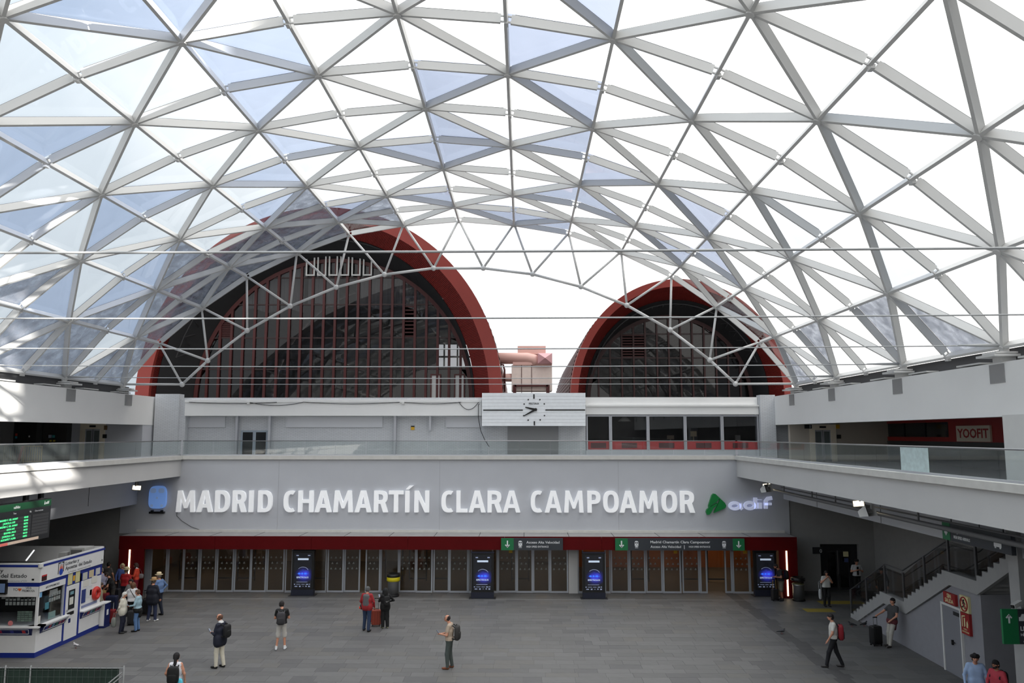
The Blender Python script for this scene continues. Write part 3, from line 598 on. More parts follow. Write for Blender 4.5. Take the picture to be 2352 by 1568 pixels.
LL = lift('lift', 'pale framed glass lift on the left gallery', lx(183), lx(240), LY, lz(985), 0)
put('notice', MB().box(lx(236), lx(245), LY - .02, LY + .02, lz(1006), lz(997)), BLACK, LL)
put('notice', MB().box(lx(238), lx(245), LY - .02, LY + .02, lz(987), lz(977)), mat('notice_brown', (120, 92, 60), .6), LL)
put('wall_lift_left', MB().box(lx(240) + .01, UL - .02, LY + .05, LY + .4, ZG, 8.9).box(UL - .35, UL - .02, LY + .4, YB + .1, ZG, 8.9), WALL, label='grey wall beside the left gallery lift', cat='wall', kind='structure')
put('trim_9', MB().box(lx(163), lx(183) - .01, LY + .05, LY + .4, ZG, 8.9), WALL, label='narrow grey wall strip between the dark shopfront and the left lift', cat='wall', kind='structure')
S = thing('shop_front', 'dark glazed shopfront on the left gallery', 'shopfront', (lx(90), LY, ZG))
put('back', MB().box(-32.55, lx(160), LY + .3, LY + .4, ZG, 8.88), SHOPD, S)
for u in (16, 88, 158): put('post', MB().box(lx(u) - .14, lx(u) + .14, LY, LY + .3, ZG, 8.88), mat('shop_post', (70, 70, 72), .5), S)
for u0, u1 in ((30 - 16, 15),) if False else ((20, 84), (92, 154)): put('pane', MB().box(lx(u0), lx(u1), LY + .12, LY + .15, ZG, 8.85), glass('shop_glass', (.6, .6, .62), .08), S)
for u, v, w, h, c in ((35, 998, 5, 6, (200, 70, 60)), (35, 1004, 5, 5, (60, 150, 170)), (65, 1002, 3, 4, (220, 220, 220)), (113, 1002, 7, 7, (190, 200, 220)), (121, 1002, 6, 6, (70, 170, 170)), (115, 1012, 5, 4, (200, 180, 60)), (123, 1012, 5, 4, (200, 180, 60)), (107, 1019, 3, 3, (220, 220, 220)), (113, 1019, 3, 3, (220, 220, 220))):
    k = LY / F; put('sticker', MB().box(lx(u) - w * k / 2, lx(u) + w * k / 2, LY + .09, LY + .11, lz(v) - h * k / 2, lz(v) + h * k / 2), mat('sticker_%d%d%d' % c, c, .5), S)
for k, (u, c, lab) in enumerate(((75, (190, 150, 60), 'yellow pedestrian barrier behind the left glass railing'), (30, (150, 140, 110), 'grey pedestrian barrier behind the left glass railing'))):
    Yb = 43.5; x = aty(u, 1040, Yb).x; mb = MB(); zt = ZG + 1.05
    b = thing('crowd_barrier', lab, 'barrier', (x, Yb, ZG))
    put('frame', MB().tube([(x - .5, Yb, ZG), (x - .5, Yb, zt), (x + .5, Yb, zt), (x + .5, Yb, ZG)], .025, 6).tube([(x - .5, Yb, ZG + .2), (x + .5, Yb, ZG + .2)], .02, 6).box(x - .52, x - .48, Yb - .25, Yb + .25, ZG, ZG + .04).box(x + .48, x + .52, Yb - .25, Yb + .25, ZG, ZG + .04), mat('barrier_%d' % k, c, .5), b)
    for q in range(7): put('upright', MB().tube([(x - .4 + q * .133, Yb, ZG + .2), (x - .4 + q * .133, Yb, zt)], .012, 5), mat('barrier_%d' % k, c, .5), b)
    if k == 0: put('striped_board', MB().bar((x - .75, Yb - .05, ZG + .1), (x - .55, Yb - .05, zt), .03, .12), mat('barrier_red', (170, 50, 50), .5), b)
# right: lift, red gym front, white column
RX = 23.0; rx = lambda u: aty(u, 1000, LY).x; rz = lambda v: aty(1900, v, LY).z
LR = lift('lift', 'pale framed glass lift marked 1 on the right gallery', rx(1860), rx(1921), LY, rz(987), 0)
put('floor_sign', MB().box(rx(1848), rx(1864), LY - .1, LY - .02, rz(984), rz(975)), DARK, LR)
put('floor_number', letter_mb(MB(basis((rx(1860), LY - .11, rz(983)), (1, 0, 0), (0, 0, 1))), '1', 0, 0, .2, bold=.01, depth=.01, align='c'), LETW, LR)
put('notice', MB().box(rx(1921), rx(1929), LY - .03, LY, rz(984), rz(975)), mat('sign_yellow', (214, 166, 30), .5), LR)
put('notice', MB().box(rx(1922), rx(1931), LY - .03, LY, rz(1007), rz(998)), DARK, LR)
put('wall_lift_right', MB().box(UR + .5, rx(1860) - .01, LY + .05, LY + .4, ZG, 8.9).box(rx(1921) + .01, RX + .1, LY + .05, LY + .4, ZG, 8.9), mat('warm_wall', (180, 172, 160), .7), label='warm grey wall beside the right gallery lift', cat='wall', kind='structure')
put('wall_gallery_right', MB().box(RX + .2, RX + .6, -12, YB, ZG, 8.9), DIM, label='outer wall of the right gallery', cat='wall', kind='structure')
yx = lambda u: atx(u, 1000, RX).y
def yz(u, v): return atx(u, v, RX).z
G = thing('shop_front', 'red gym shopfront with a long dark window on the right gallery', 'shopfront', (RX, yx(2150), ZG))
ya, yb_ = yx(2312), yx(1980); zw0, zw1 = yz(2100, 1003), yz(2100, 971)
REDG = mat('gym_red', (150, 34, 32), .5)
put('red_panel', MB().box(RX, RX + .2, ya, yb_, zw1, 8.85).box(RX, RX + .2, ya, yx(2178), ZG, zw1).box(RX, RX + .2, yx(1992), yb_, ZG, zw1).box(RX, RX + .2, yx(2178), yx(1992), ZG + 1.3, zw0), REDG, G)
put('window_strip', MB().box(RX + .06, RX + .12, yx(2178), yx(1992), zw0, zw1), mat('dark_glass', (34, 36, 40), .08), G)
put('lower_cladding', MB().box(RX - .04, RX + .1, ya, yb_, ZG, ZG + 1.3), mat('gym_grey', (66, 68, 68), .5), G)
for k in range(5): y = yx(1992) + (yx(2178) - yx(1992)) * k / 4; put('window_post', MB().box(RX, RX + .12, y - .05, y + .05, zw0, zw1), DARK, G)
gs = thing('gym_sign', 'cream gym name plate with red lettering', 'sign', (RX - .1, yx(2240), yz(2240, 1012)))
y0, y1, z0, z1 = yx(2279), yx(2201), yz(2240, 1014), yz(2240, 977)
put('plate', MB().box(RX - .1, RX, y0, y1, z0, z1), mat('sign_cream', (206, 196, 180), .5), gs)
put('lettering', letter_mb(MB(basis((RX - .1, y1 - .12, z0 + .2), (0, -1, 0), (0, 0, 1))), 'YOOFIT', 0, 0, (z1 - z0) * .55, w=(y1 - y0) - .24, bold=.022, depth=.012), REDG, gs)
x = UR + .1; yc = atx(2330, 1000, x).y
put('column_gallery_right', MB().box(x - .15, x + .5, yc - .9, yc + .35, ZG, 8.65), WHITE, label='white column under the right upper parapet', cat='column', kind='structure')
# ================================================================ red portal, doors, lobby
xw = lambda u, Y=YC: aty(u, 1240, Y).x
PX0, PX1, ZC, ZF = -20.2, 13.58, 2.95, 2.30
put('canopy', MB().box(PX0, PX1, YC, YW - .01, ZC - .12, ZC - .02), mat('canopy_top', (150, 148, 146), .8, var=.08, scale=2), label='narrow ledge roof above the red portal', cat='ledge', kind='structure')
cn = bpy.data.objects['canopy']
for k in range(14): x = PX0 + (PX1 - PX0) * (k + 1) / 15; put('ledge_joint', MB().box(x - .012, x + .012, YC + .05, YW - .05, ZC - .025, ZC - .012), DARK, cn)
put('trim_10', MB().box(PX0, PX1, YW - .1, YW, ZC - .02, ZC + .1), KERB, label='pale flashing strip along the foot of the lettered wall', cat='flashing', kind='structure')
PT = thing('red_portal', 'long dark red entrance portal framing the glass doors', 'portal', ((PX0 + PX1) / 2, YC, 0))
for k in range(7): a, b = PX0 + (PX1 - PX0) * k / 7, PX0 + (PX1 - PX0) * (k + 1) / 7; put('fascia_panel', MB().box(a + .006, b - .006, YC - .04, YC + .04, ZF, ZC - .01), RED, PT)
put('soffit', MB().box(PX0 + .02, PX1 - .02, YC + .05, YW + .3, ZF + .3, ZF + .36), mat('portal_soffit', (40, 20, 20), .7), PT)
for x0, x1, s in ((PX0, PX0 + .25, 1), (PX1 - .25, PX1, -1)):
    put('side_panel', MB().box(x0, x1, YC + .06, YW + .04, 0, ZF + .28), RED, PT)
LEDM = mat('warm_led', (1.0, .80, .5), .5, emit=3.2)
for xl, lab in ((aty(298, 1290, YC).x, 'glowing warm light strip on the left red jamb'), (aty(1807, 1310, YC).x, 'glowing warm light strip on the right red jamb')):
    put('light_strip', MB().box(xl - .035, xl + .035, YC - .075, YC - .045, .12 if xl > 0 else .55, ZF - .02), LEDM, label=lab, cat='light')
for a, b in ((xw(276), xw(333)), (xw(1788), xw(1829))): put('jamb_panel', MB().box(a, b, YC - .04, YC + .05, 0, ZF - .005), RED, PT)
# glass doors -----------------------------------------------------
DGL = glass('door_glass', (.80, .79, .77), .035, rough=.01, dirt=.02, dirtcol=(.3, .3, .3))
DFR = mat('door_frame_silver', (168, 172, 180), .4, .3)
MARK = mat('safety_mark', (112, 116, 114), .6)
dx = lambda u: aty(u, 1310, YD).x
leaves = [(345.7, 384), (384, 421), (421, 458), (458, 496), (498, 537.5), (537.5, 576), (576, 612.5), (612.5, 653), (752, 790), (790, 827), (839.5, 874),
          (916, 955.6), (955.6, 994), (995, 1032), (1032, 1076), (1143, 1186.5), (1186.5, 1224), (1224, 1263), (1263, 1305),
          (1403, 1445), (1445, 1482.5), (1483.5, 1522), (1522, 1564), (1567, 1607), (1607, 1624), (1665, 1682), (1682, 1722)]
tri = None
for k, (a, b) in enumerate(leaves):
    x0, x1 = dx(a), dx(b); y = YD + (.05 if k % 2 else -.02); zt = ZF + .3; w = .075
    lab = 'sliding glass door leaf number %d from the left under the red portal' % (k + 1)
    d = put('door_%d' % (k + 1), MB().box(x0, x0 + w, y - .03, y + .03, .02, zt).box(x1 - w, x1, y - .03, y + .03, .02, zt).box(x0 + w, x1 - w, y - .03, y + .03, .02, .11).box(x0 + w, x1 - w, y - .03, y + .03, zt - .08, zt), DFR, label=lab, cat='door', kind='structure')
    put('pane', MB().box(x0 + w, x1 - w, y - .006, y + .006, .11, zt - .08), DGL, d)
    if b - a > 25 and k > 1:
        if tri is None: tri = MB().prism([(-.055, -.05), (.055, -.05), (.02, .05), (-.02, .03)], -.002, .002).mesh('safety_mark', MARK)
        for r, (z, off) in enumerate(((1.75, 0), (1.47, .5), (1.2, 0))):
            for q in range(3):
                xx = x0 + w + (x1 - x0 - 2 * w) * ((q + .5) / 3); xx += off * .12
                if xx < x1 - w - .06: o = link('safety_mark', tri, d); o.location = (xx, y - .012, z)
    if k in (15, 22, 26): put('sticker', MB().box(x0 + w + .5, x0 + w + .68, y - .015, y - .008, zt - .62, zt - .32), mat('sign_yellow', (214, 166, 30), .5), d); 
fixed = [(655, 672), (720, 750), (874, 916), (1076, 1084), (1130, 1143), (1327, 1340), (1389, 1402), (1722, 1735)]
for k, (a, b) in enumerate(fixed):
    x0, x1 = dx(a), dx(b); w = .06
    f = put('window_%d' % (10 + k), MB().frame(x0, x1, YD, YD + .06, 0, ZF + .3, w, .1, 0), DFR, label='fixed glass side light between the sliding doors, number %d from the left' % (k + 1), cat='window', kind='structure')
    put('pane', MB().box(x0 + w, x1 - w, YD + .02, YD + .032, .1, ZF + .3), DGL, f)
put('column_door', MB().box(dx(1306), dx(1327), YD - .06, YD + .2, 0, ZF + .3), WALL2, label='pale pillar between two door groups', cat='column', kind='structure')
put('trim_11', MB().box(dx(333), dx(345), YD - .05, YD + .1, 0, ZF + .3), DFR, label='silver end post of the door front', cat='post', kind='structure')
# lobby behind the doors -----------------------------------------
ORG = mat('lobby_wood', (150, 92, 52), .6, var=.12, scale=.8); LBW = mat('lobby_wall', (110, 102, 96), .8, var=.1, scale=.5)
put('wall_lobby', MB().box(-22, 3, YD + 10, YD + 10.3, -.02, 4).box(-22.3, -22, YD + 1.3, YD + 10, -.02, 4).box(15, 15.3, YD + 1.3, YD + 10, -.02, 4), LBW, label='dim lobby wall behind the left doors', cat='wall', kind='structure')
put('wall_lobby_wood', MB().box(3, 15, YD + 8, YD + 8.3, -.02, 4), ORG, label='wood clad lobby wall behind the right doors', cat='wall', kind='structure')
put('ceiling_lobby', MB().box(-22, 15, YD + .9, YD + 10.3, 3.6, 3.8), DIM, label='lobby ceiling behind the doors', cat='ceiling', kind='structure')
for k, u in enumerate((432, 520, 566, 735, 905, 960, 1010, 1195, 1470, 1585, 1645)):
    p = aty(u, 1300, YD + 3.2); lab = ['first', 'second', 'third', 'fourth', 'fifth', 'sixth', 'seventh', 'eighth', 'ninth', 'tenth', 'eleventh'][k]
    fr = thing('inner_glass_screen', 'inner lobby glass screen, %s from the left behind the doors' % lab, 'screen', (p.x, p.y, 0))
    put('frame', MB().box(p.x - .5, p.x - .44, p.y, p.y + .05, 0, 3.5).box(p.x + .44, p.x + .5, p.y, p.y + .05, 0, 3.5).box(p.x - .44, p.x + .44, p.y, p.y + .05, .7 - .6, .18), mat('inner_frame', (84, 86, 90), .5), fr)
    put('pane', MB().box(p.x - .44, p.x + .44, p.y + .02, p.y + .03, .18, 3.5), glass('inner_glass', (.9, .9, .9), .03), fr)
LMP = mat('warm_lobby_lamp', (1.0, .66, .36), .5, emit=20)
for k, (u, dy) in enumerate(((450, 5), (610, 6), (840, 4), (1010, 5), (1240, 6), (1480, 5), (1600, 4), (1690, 6))):
    p = aty(u, 1262, YD + dy); put('lobby_lamp', MB().box(p.x - .55, p.x + .55, p.y - .12, p.y + .12, 3.5, 3.6), LMP, label='warm lobby ceiling lamp, %s from the left behind the doors' % ['first', 'second', 'third', 'fourth', 'fifth', 'sixth', 'seventh', 'eighth'][k], cat='lamp')
# ================================================================ station name
NM = [('M', 320, 3.459, 303, 450), ('A', 320, 3.459, 465, 592), ('D', 320, 3.459, 610, 723), ('R', 320, 3.459, 748, 857), ('I', 320, 3.459, 878, 918), ('D', 320, 3.459, 950, 1063),
      ('C', 320, 3.459, 1153, 1250), ('H', 320, 3.459, 1268, 1388), ('A', 320, 3.459, 1400, 1532), ('M', 320, 3.459, 1548, 1700), ('A', 320, 3.459, 1717, 1848), ('R', 320, 3.459, 1868, 1980), ('T', 320, 3.459, 1985, 2100), ('Í', 320, 3.459, 2115, 2185), ('N', 320, 3.459, 2188, 2305),
      ('C', 1000, 2.767, 40, 122), ('L', 1000, 2.767, 135, 205), ('A', 1000, 2.767, 213, 320), ('R', 1000, 2.767, 332, 424), ('A', 1000, 2.767, 430, 540),
      ('C', 1000, 2.767, 606, 687), ('A', 1000, 2.767, 695, 802), ('M', 1000, 2.767, 818, 940), ('P', 1000, 2.767, 965, 1052), ('O', 1000, 2.767, 1065, 1163), ('A', 1000, 2.767, 1170, 1278), ('M', 1000, 2.767, 1292, 1413), ('O', 1000, 2.767, 1435, 1533), ('R', 1000, 2.767, 1553, 1645)]
# outlines of the capitals on a unit box (stroke t), curved where the letter is
def capital(ch, w, h, t):
    """list of closed outlines (x, z); every outline is one solid piece"""
    def ring(x0, x1, z0, z1, a0, a1, n=14, ti=None):     # stroke along an elliptic arc
        cx, cz, rx_, rz_ = (x0 + x1) / 2, (z0 + z1) / 2, (x1 - x0) / 2, (z1 - z0) / 2
        out = [(cx + rx_ * sgnp(math.cos(q)), cz + rz_ * sgnp(math.sin(q))) for q in np.linspace(a0, a1, n)]
        inn = [(cx + (rx_ - t) * sgnp(math.cos(q)), cz + (rz_ - t * .82) * sgnp(math.sin(q))) for q in np.linspace(a1, a0, n)]
        return out + inn
    sgnp = lambda c: math.copysign(abs(c) ** .78, c); P = math.pi
    if ch in 'I': return [[(0, 0), (w, 0), (w, h), (0, h)]]
    if ch == 'L': return [[(0, 0), (w, 0), (w, t * .85), (t, t * .85), (t, h), (0, h)]]
    if ch == 'T': m = w / 2; return [[(m - t / 2, 0), (m + t / 2, 0), (m + t / 2, h - t * .85), (w, h - t * .85), (w, h), (0, h), (0, h - t * .85), (m - t / 2, h - t * .85)]]
    if ch == 'H': return [[(0, 0), (t, 0), (t, h * .43), (w - t, h * .43), (w - t, 0), (w, 0), (w, h), (w - t, h), (w - t, h * .59), (t, h * .59), (t, h), (0, h)]]
    if ch == 'N': return [[(0, 0), (t, 0), (t * .92, h * .66), (w - t, 0), (w, 0), (w, h), (w - t, h), (w - t * .92, h * .34), (t, h), (0, h)]]
    if ch == 'M': m = w / 2; return [[(0, 0), (t, 0), (t * 1.12, h * .66), (m - t * .28, h * .18), (m + t * .28, h * .18), (w - t * 1.12, h * .66), (w - t, 0), (w, 0), (w - t * .3, h), (w - t * 1.25, h), (m, h * .44), (t * 1.25, h), (t * .3, h)]]
    if ch == 'A': m = w / 2; b = t * .62; return [[(0, 0), (t * 1.03, 0), (t * 1.3, h * .21), (w - t * 1.3, h * .21), (w - t * 1.03, 0), (w, 0), (m + b, h), (m - b, h)], 'hole', [(t * 1.55, h * .37), (w - t * 1.55, h * .37), (m, h * .80)]]
    if ch == 'O': return [ring(0, w, 0, h, 0, P, 22), ring(0, w, 0, h, P, 2 * P, 22)]
    if ch == 'C': return [ring(0, w * 1.18, 0, h, P * .36, P, 16), ring(0, w * 1.18, 0, h, P, P * 1.64, 16)]
    if ch == 'D': return [[(0, 0), (t, 0), (t, h), (0, h)], [(t, h - t * .82), (w * .42, h - t * .82), (w * .42, h), (t, h)], [(t, 0), (w * .42, 0), (w * .42, t * .82), (t, t * .82)], ring(-w * .16, w, 0, h, -P / 2, P / 2, 22)]
    if ch in 'PR':
        zl = h * .40; r = [[(0, 0), (t, 0), (t, h), (0, h)], [(t, h - t * .8), (w * .45, h - t * .8), (w * .45, h), (t, h)], [(t, zl), (w * .45, zl), (w * .45, zl + t * .8), (t, zl + t * .8)], ring(-w * .08, w * .95, zl, h, -P / 2, P / 2, 16)]
        if ch == 'R': r.append([(w * .44, zl + t * .3), (w - t * 1.12, 0), (w, 0), (w * .78, zl + t * .38)])
        return r
def letter_obj(ch, x, z, w, h, y, depth, m, parent):
    mb = MB(); t = .198 * h; acc = ch == 'Í'
    if acc: ch = 'I'; wi = t; 
    if ch == 'I': w = t * 1.0
    L = capital(ch, w, h, min(t, w * .36) if ch != 'I' else t)
    if 'hole' in L:
        a, _, c = L; n = len(a); 
        # leg pieces around the counter of the A
        m_ = w / 2; apex = c[2]
        for poly in ([a[0], a[1], a[2], c[0], apex, (m_, h), a[7]], [a[3], a[4], a[5], a[6], (m_, h), apex, c[1]], [a[2], a[3], c[1], c[0]]): mb.prism(poly, y - depth, y)
    else:
        for q_, poly in enumerate(L): mb.prism(poly, y - depth - .0015 * q_, y)
    if acc: mb.prism([(w * .1, h * 1.06), (w * .85, h * 1.06), (w * 1.95, h * 1.24), (w * .95, h * 1.24)], y - depth, y)
    mb.v = [(vx_ + x, vy_, vz_ + z) for vx_, vy_, vz_ in mb.v]
    return put('letter', mb, m, parent)
LM = mat('name_letters_glow', (246, 247, 249), .5, emit=.24)  # weak glow added to bring the letters near white
words = {}
zb, zt = aty(1176, 1176, YW).z, aty(1176, 1126.5, YW).z
NS = thing('station_name', 'big raised white letters MADRID CHAMARTÍN CLARA CAMPOAMOR on the grey wall', 'sign', (-3, YW, zb))
for ch, o, s, a, b in NM:
    x0, x1 = aty(o + a / s, 1150, YW).x, aty(o + b / s, 1150, YW).x
    letter_obj(ch, x0, zb, x1 - x0, zt - zb, YW - .002, .17, LM, NS)
# blue emblem on a black rail
bx, bz = lambda u: aty(u, 1140, YW).x, lambda v: aty(364, v, YW).z
EM = thing('train_emblem', 'glowing blue rounded train front emblem above a black rail', 'sign', (bx(364), YW, bz(1178)))
def superell(cx, cz, a, b, n, p, taper=0): return [(cx + (a * (1 + taper * math.sin(q))) * math.copysign(abs(math.cos(q)) ** p, math.cos(q)), cz + b * math.copysign(abs(math.sin(q)) ** p, math.sin(q))) for q in np.linspace(0, 2 * math.pi, n, endpoint=False)]
ex, ez, ea, eb = bx(364.6), bz(1141), (bx(384) - bx(345)) / 2, (bz(1115) - bz(1167)) / 2
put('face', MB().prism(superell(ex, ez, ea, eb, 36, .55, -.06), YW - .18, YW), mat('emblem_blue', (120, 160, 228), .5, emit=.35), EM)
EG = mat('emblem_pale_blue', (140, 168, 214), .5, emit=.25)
for sx_ in (-1, 1):
    put('windscreen', MB().prism(superell(ex + sx_ * ea * .48, ez + eb * .58, ea * .36, eb * .22, 16, .7), YW - .195, YW - .18), EG, EM)
    put('lamp', MB().prism(superell(ex + sx_ * ea * .58, ez - eb * .74, ea * .18, ea * .18, 14, 1), YW - .195, YW - .18), EG, EM)
put('emblem_dot', MB().prism(superell(ex, ez - eb * .05, ea * .14, ea * .14, 14, 1), YW - .195, YW - .18), EG, EM)
put('rail', MB().box(bx(347), bx(381), YW - .16, YW, bz(1178.5), bz(1174)).box(bx(351), bx(355), YW - .16, YW, bz(1174), bz(1171)).box(bx(373), bx(377), YW - .16, YW, bz(1174), bz(1171)), BLACK, EM)
# green triangular logo and lower case name
LG = thing('company_logo', 'green triangular logo with white lower case letters adif', 'sign', (aty(1700, 1160, YW).x, YW, aty(1176, 1178, YW).z))
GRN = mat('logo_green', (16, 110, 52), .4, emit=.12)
def tp(u, v): p = aty(1000 + u / 2.767, 1080 + v / 2.767, YW); return (p.x, p.z)
put('triangle', MB().prism([tp(1733, 240), tp(1731, 222), tp(1752, 156), tp(1762, 146), tp(1775, 148), tp(1835, 205), tp(1843, 222), tp(1838, 236), tp(1765, 268), tp(1785, 226), tp(1800, 195), tp(1802, 180), tp(1796, 179), tp(1780, 200), tp(1755, 214)], YW - .2, YW), GRN, LG)
put('triangle_foot', MB().prism([tp(1716, 262), tp(1720, 246), tp(1731, 238), tp(1757, 222), tp(1786, 206), tp(1784, 218), tp(1760, 240), tp(1746, 268), tp(1736, 279), tp(1722, 279)][::-1], YW - .2, YW), GRN, LG)
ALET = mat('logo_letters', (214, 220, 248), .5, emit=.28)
def stroke(poly, r):
    """flat ribbon of even width along a line"""
    P = [Vector(tp(a, b)) for a, b in poly]; n = len(P); closed = (P[0] - P[-1]).length < .01; vs = []
    for i, p in enumerate(P):
        a, b = (P[i - 1] if i else (P[-2] if closed else p)), (P[i + 1] if i + 1 < n else (P[1] if closed else p)); d = (b - a).normalized(); q = Vector((-d.y, d.x)) * r
        vs += [((p + q).x, YW - .17, (p + q).y), ((p - q).x, YW - .17, (p - q).y), ((p + q).x, YW - .03, (p + q).y), ((p - q).x, YW - .03, (p - q).y)]
    fs = []
    for i in range(n - 1): o = 4 * i; fs += [(o, o + 1, o + 5, o + 4), (o + 2, o + 6, o + 7, o + 3), (o, o + 4, o + 6, o + 2), (o + 1, o + 3, o + 7, o + 5)]
    if not closed: fs += [(0, 2, 3, 1), (4 * n - 4, 4 * n - 3, 4 * n - 1, 4 * n - 2)]
    return MB().add(vs, fs)
def oval(cx, cy, a, b, a0=0, a1=2 * math.pi, n=18): return [(cx + a * math.cos(q), cy - b * math.sin(q)) for q in np.linspace(a0, a1, n)]
put('letter', stroke(oval(1899, 224, 31, 19), .075), ALET, LG)
put('letter_stem', stroke([(1936, 208), (1938, 236), (1946, 246)], .075), ALET, LG)
put('letter', stroke(oval(1994, 222, 30, 20), .075), ALET, LG)
put('letter_stem', stroke([(2030, 172), (2030, 243)], .085), ALET, LG)
put('letter', stroke([(2058, 204), (2058, 242)], .10), ALET, LG); put('letter_dot', stroke([(2058, 183), (2058, 187)], .10), ALET, LG)
put('letter', stroke([(2135, 174), (2108, 178), (2096, 192), (2096, 242)], .09), ALET, LG); put('letter_bar', stroke([(2084, 212), (2132, 212)], .06), ALET, LG)
# ---------------------------------------------------------------- direction signs on the fascia
def train_icon(mb, x, z, h, y):
    mb.prism([(x + a, z + b) for a, b in superell(0, h * .56, h * .27, h * .43, 18, .6)], y - .008, y, 0)
    mb.box(x - .22 * h, x + .22 * h, y - .008, y, z, z + .06 * h)
    for s in (-1, 1): mb.prism([(x + a, z + b) for a, b in superell(s * h * .12, h * .72, h * .1, h * .09, 10, .7)], y - .012, y - .008, 1); mb.prism([(x + a, z + b) for a, b in superell(s * h * .15, h * .3, h * .05, h * .05, 8, 1)], y - .012, y - .008, 1)
    mb.prism([(x + a, z + b) for a, b in superell(0, h * .48, h * .05, h * .05, 8, 1)], y - .012, y - .008, 1); return mb
def arrow(mb, x, z, h, y, up=False):
    s = 1 if up else -1; c = z + h / 2; t = h * .09
    mb.prism([(x - t, c - h / 2 * s * 1), (x + t, c - h / 2 * s), (x + t, c + h * .38 * s), (x - t, c + h * .38 * s)], y - .008, y)
    for q in (-1, 1): mb.bar((x, y - .004, c + h * .47 * s), (x + q * h * .3, y - .004, c + h * .14 * s), .008, t * 2, up=(0, 0, 1)) if False else mb.prism([(x, c + h * .5 * s), (x + q * h * .36, c + h * .12 * s), (x + q * h * .24, c + h * .02 * s), (x, c + h * .28 * s)], y - .008, y)
    return mb
YS = YC - .16; sx = lambda u: aty(u, 1248, YS).x; sz = lambda v: aty(1400, v, YS).z
z0, z1 = sz(1263.5), sz(1236)
def dsign(label, u0, u1, greens, icons, texts):
    t = thing('direction_sign', label, 'sign', (sx((u0 + u1) / 2), YS, z0))
    put('plate', MB().box(sx(u0), sx(u1), YS, YS + .1, z0, z1), SIGN, t)
    for a, b in greens:
        g = put('green_field', MB().box(sx(a), sx(b), YS - .01, YS, z0, z1), GREEN, t); put('arrow', arrow(MB(), (sx(a) + sx(b)) / 2, z0 + (z1 - z0) * .2, (z1 - z0) * .6, YS - .012), LETW, g)
    for u in icons: put('train_icon', train_icon(MB(), sx(u), z0 + (z1 - z0) * .2, (z1 - z0) * .6, YS - .002), [LETW, SIGN], t)
    for s, u, zz, h, w in texts: put('lettering', letter_mb(MB(basis((sx(u), YS - .004, z0 + (z1 - z0) * zz), (1, 0, 0), (0, 0, 1))), s, 0, 0, (z1 - z0) * h, w=(sx(u + w) - sx(u)), bold=.012, depth=.006), LETW, t)
dsign('dark sign with green arrow reading Acceso Alta Velocidad', 1151, 1293, [(1151, 1180)], [1195], [('Acceso Alta Velocidad', 1209, .56, .21, 76), ('HIGH SPEED ENTRANCE', 1209, .22, .15, 51)])
dsign('long dark sign with two green arrows reading Madrid Chamartín Clara Campoamor', 1413, 1710, [(1413, 1442), (1683, 1710)], [1462, 1663], [('Madrid Chamartín Clara Campoamor', 1494, .6, .21, 137), ('Acceso Alta Velocidad', 1494, .22, .19, 70), ('|', 1571, .2, .24, 1.2), ('HIGH SPEED ENTRANCE', 1582, .24, .14, 49)])
# ---------------------------------------------------------------- digital totems
def screen_mat():
    m = bpy.data.materials.new('totem_screen'); m.use_nodes = True; nt = m.node_tree; b = nt.nodes['Principled BSDF']; N = nt.nodes.new; L = nt.links.new
    t = N('ShaderNodeTexCoord'); sp = N('ShaderNodeSeparateXYZ'); L(t.outputs['Object'], sp.inputs[0])
    def mth(op, a, c):
        q = N('ShaderNodeMath'); q.operation = op
        for i, z in enumerate((a, c)):
            if isinstance(z, (int, float)): q.inputs[i].default_value = z
            else: L(z, q.inputs[i])
        return q.outputs[0]
    x = sp.outputs[0]; z = sp.outputs[2]
    dx_ = mth('DIVIDE', mth('SUBTRACT', x, .08), .42); dz_ = mth('DIVIDE', mth('SUBTRACT', z, 1.02), .34)
    d = mth('SQRT', mth('ADD', mth('MULTIPLY', dx_, dx_), mth('MULTIPLY', dz_, dz_)), 0)
    nz = N('ShaderNodeTexNoise'); nz.inputs['Scale'].default_value = 5; L(t.outputs['Object'], nz.inputs['Vector'])
    g = mth('MULTIPLY', mth('SUBTRACT', 1.15, d), mth('ADD', nz.outputs['Fac'], .35))
    cr = N('ShaderNodeValToRGB'); L(g, cr.inputs[0]); e = cr.color_ramp.elements
    e[0].position = .0; e[0].color = (.006, .007, .010, 1); e[1].position = .75; e[1].color = (.05, .06, .75, 1); q = e.new(.3); q.color = (.012, .014, .12, 1)
    b.inputs['Base Color'].default_value = (.01, .01, .012, 1); b.inputs['Roughness'].default_value = .15
    L(cr.outputs[0], b.inputs['Emission Color']); b.inputs['Emission Strength'].default_value = .8; return m
SCR = screen_mat(); SCT = mat('screen_text', (150, 160, 190), .4, emit=.25); SCW = mat('screen_white', (190, 205, 225), .4, emit=.5); NAVY = mat('totem_base', (22, 26, 44), .5)
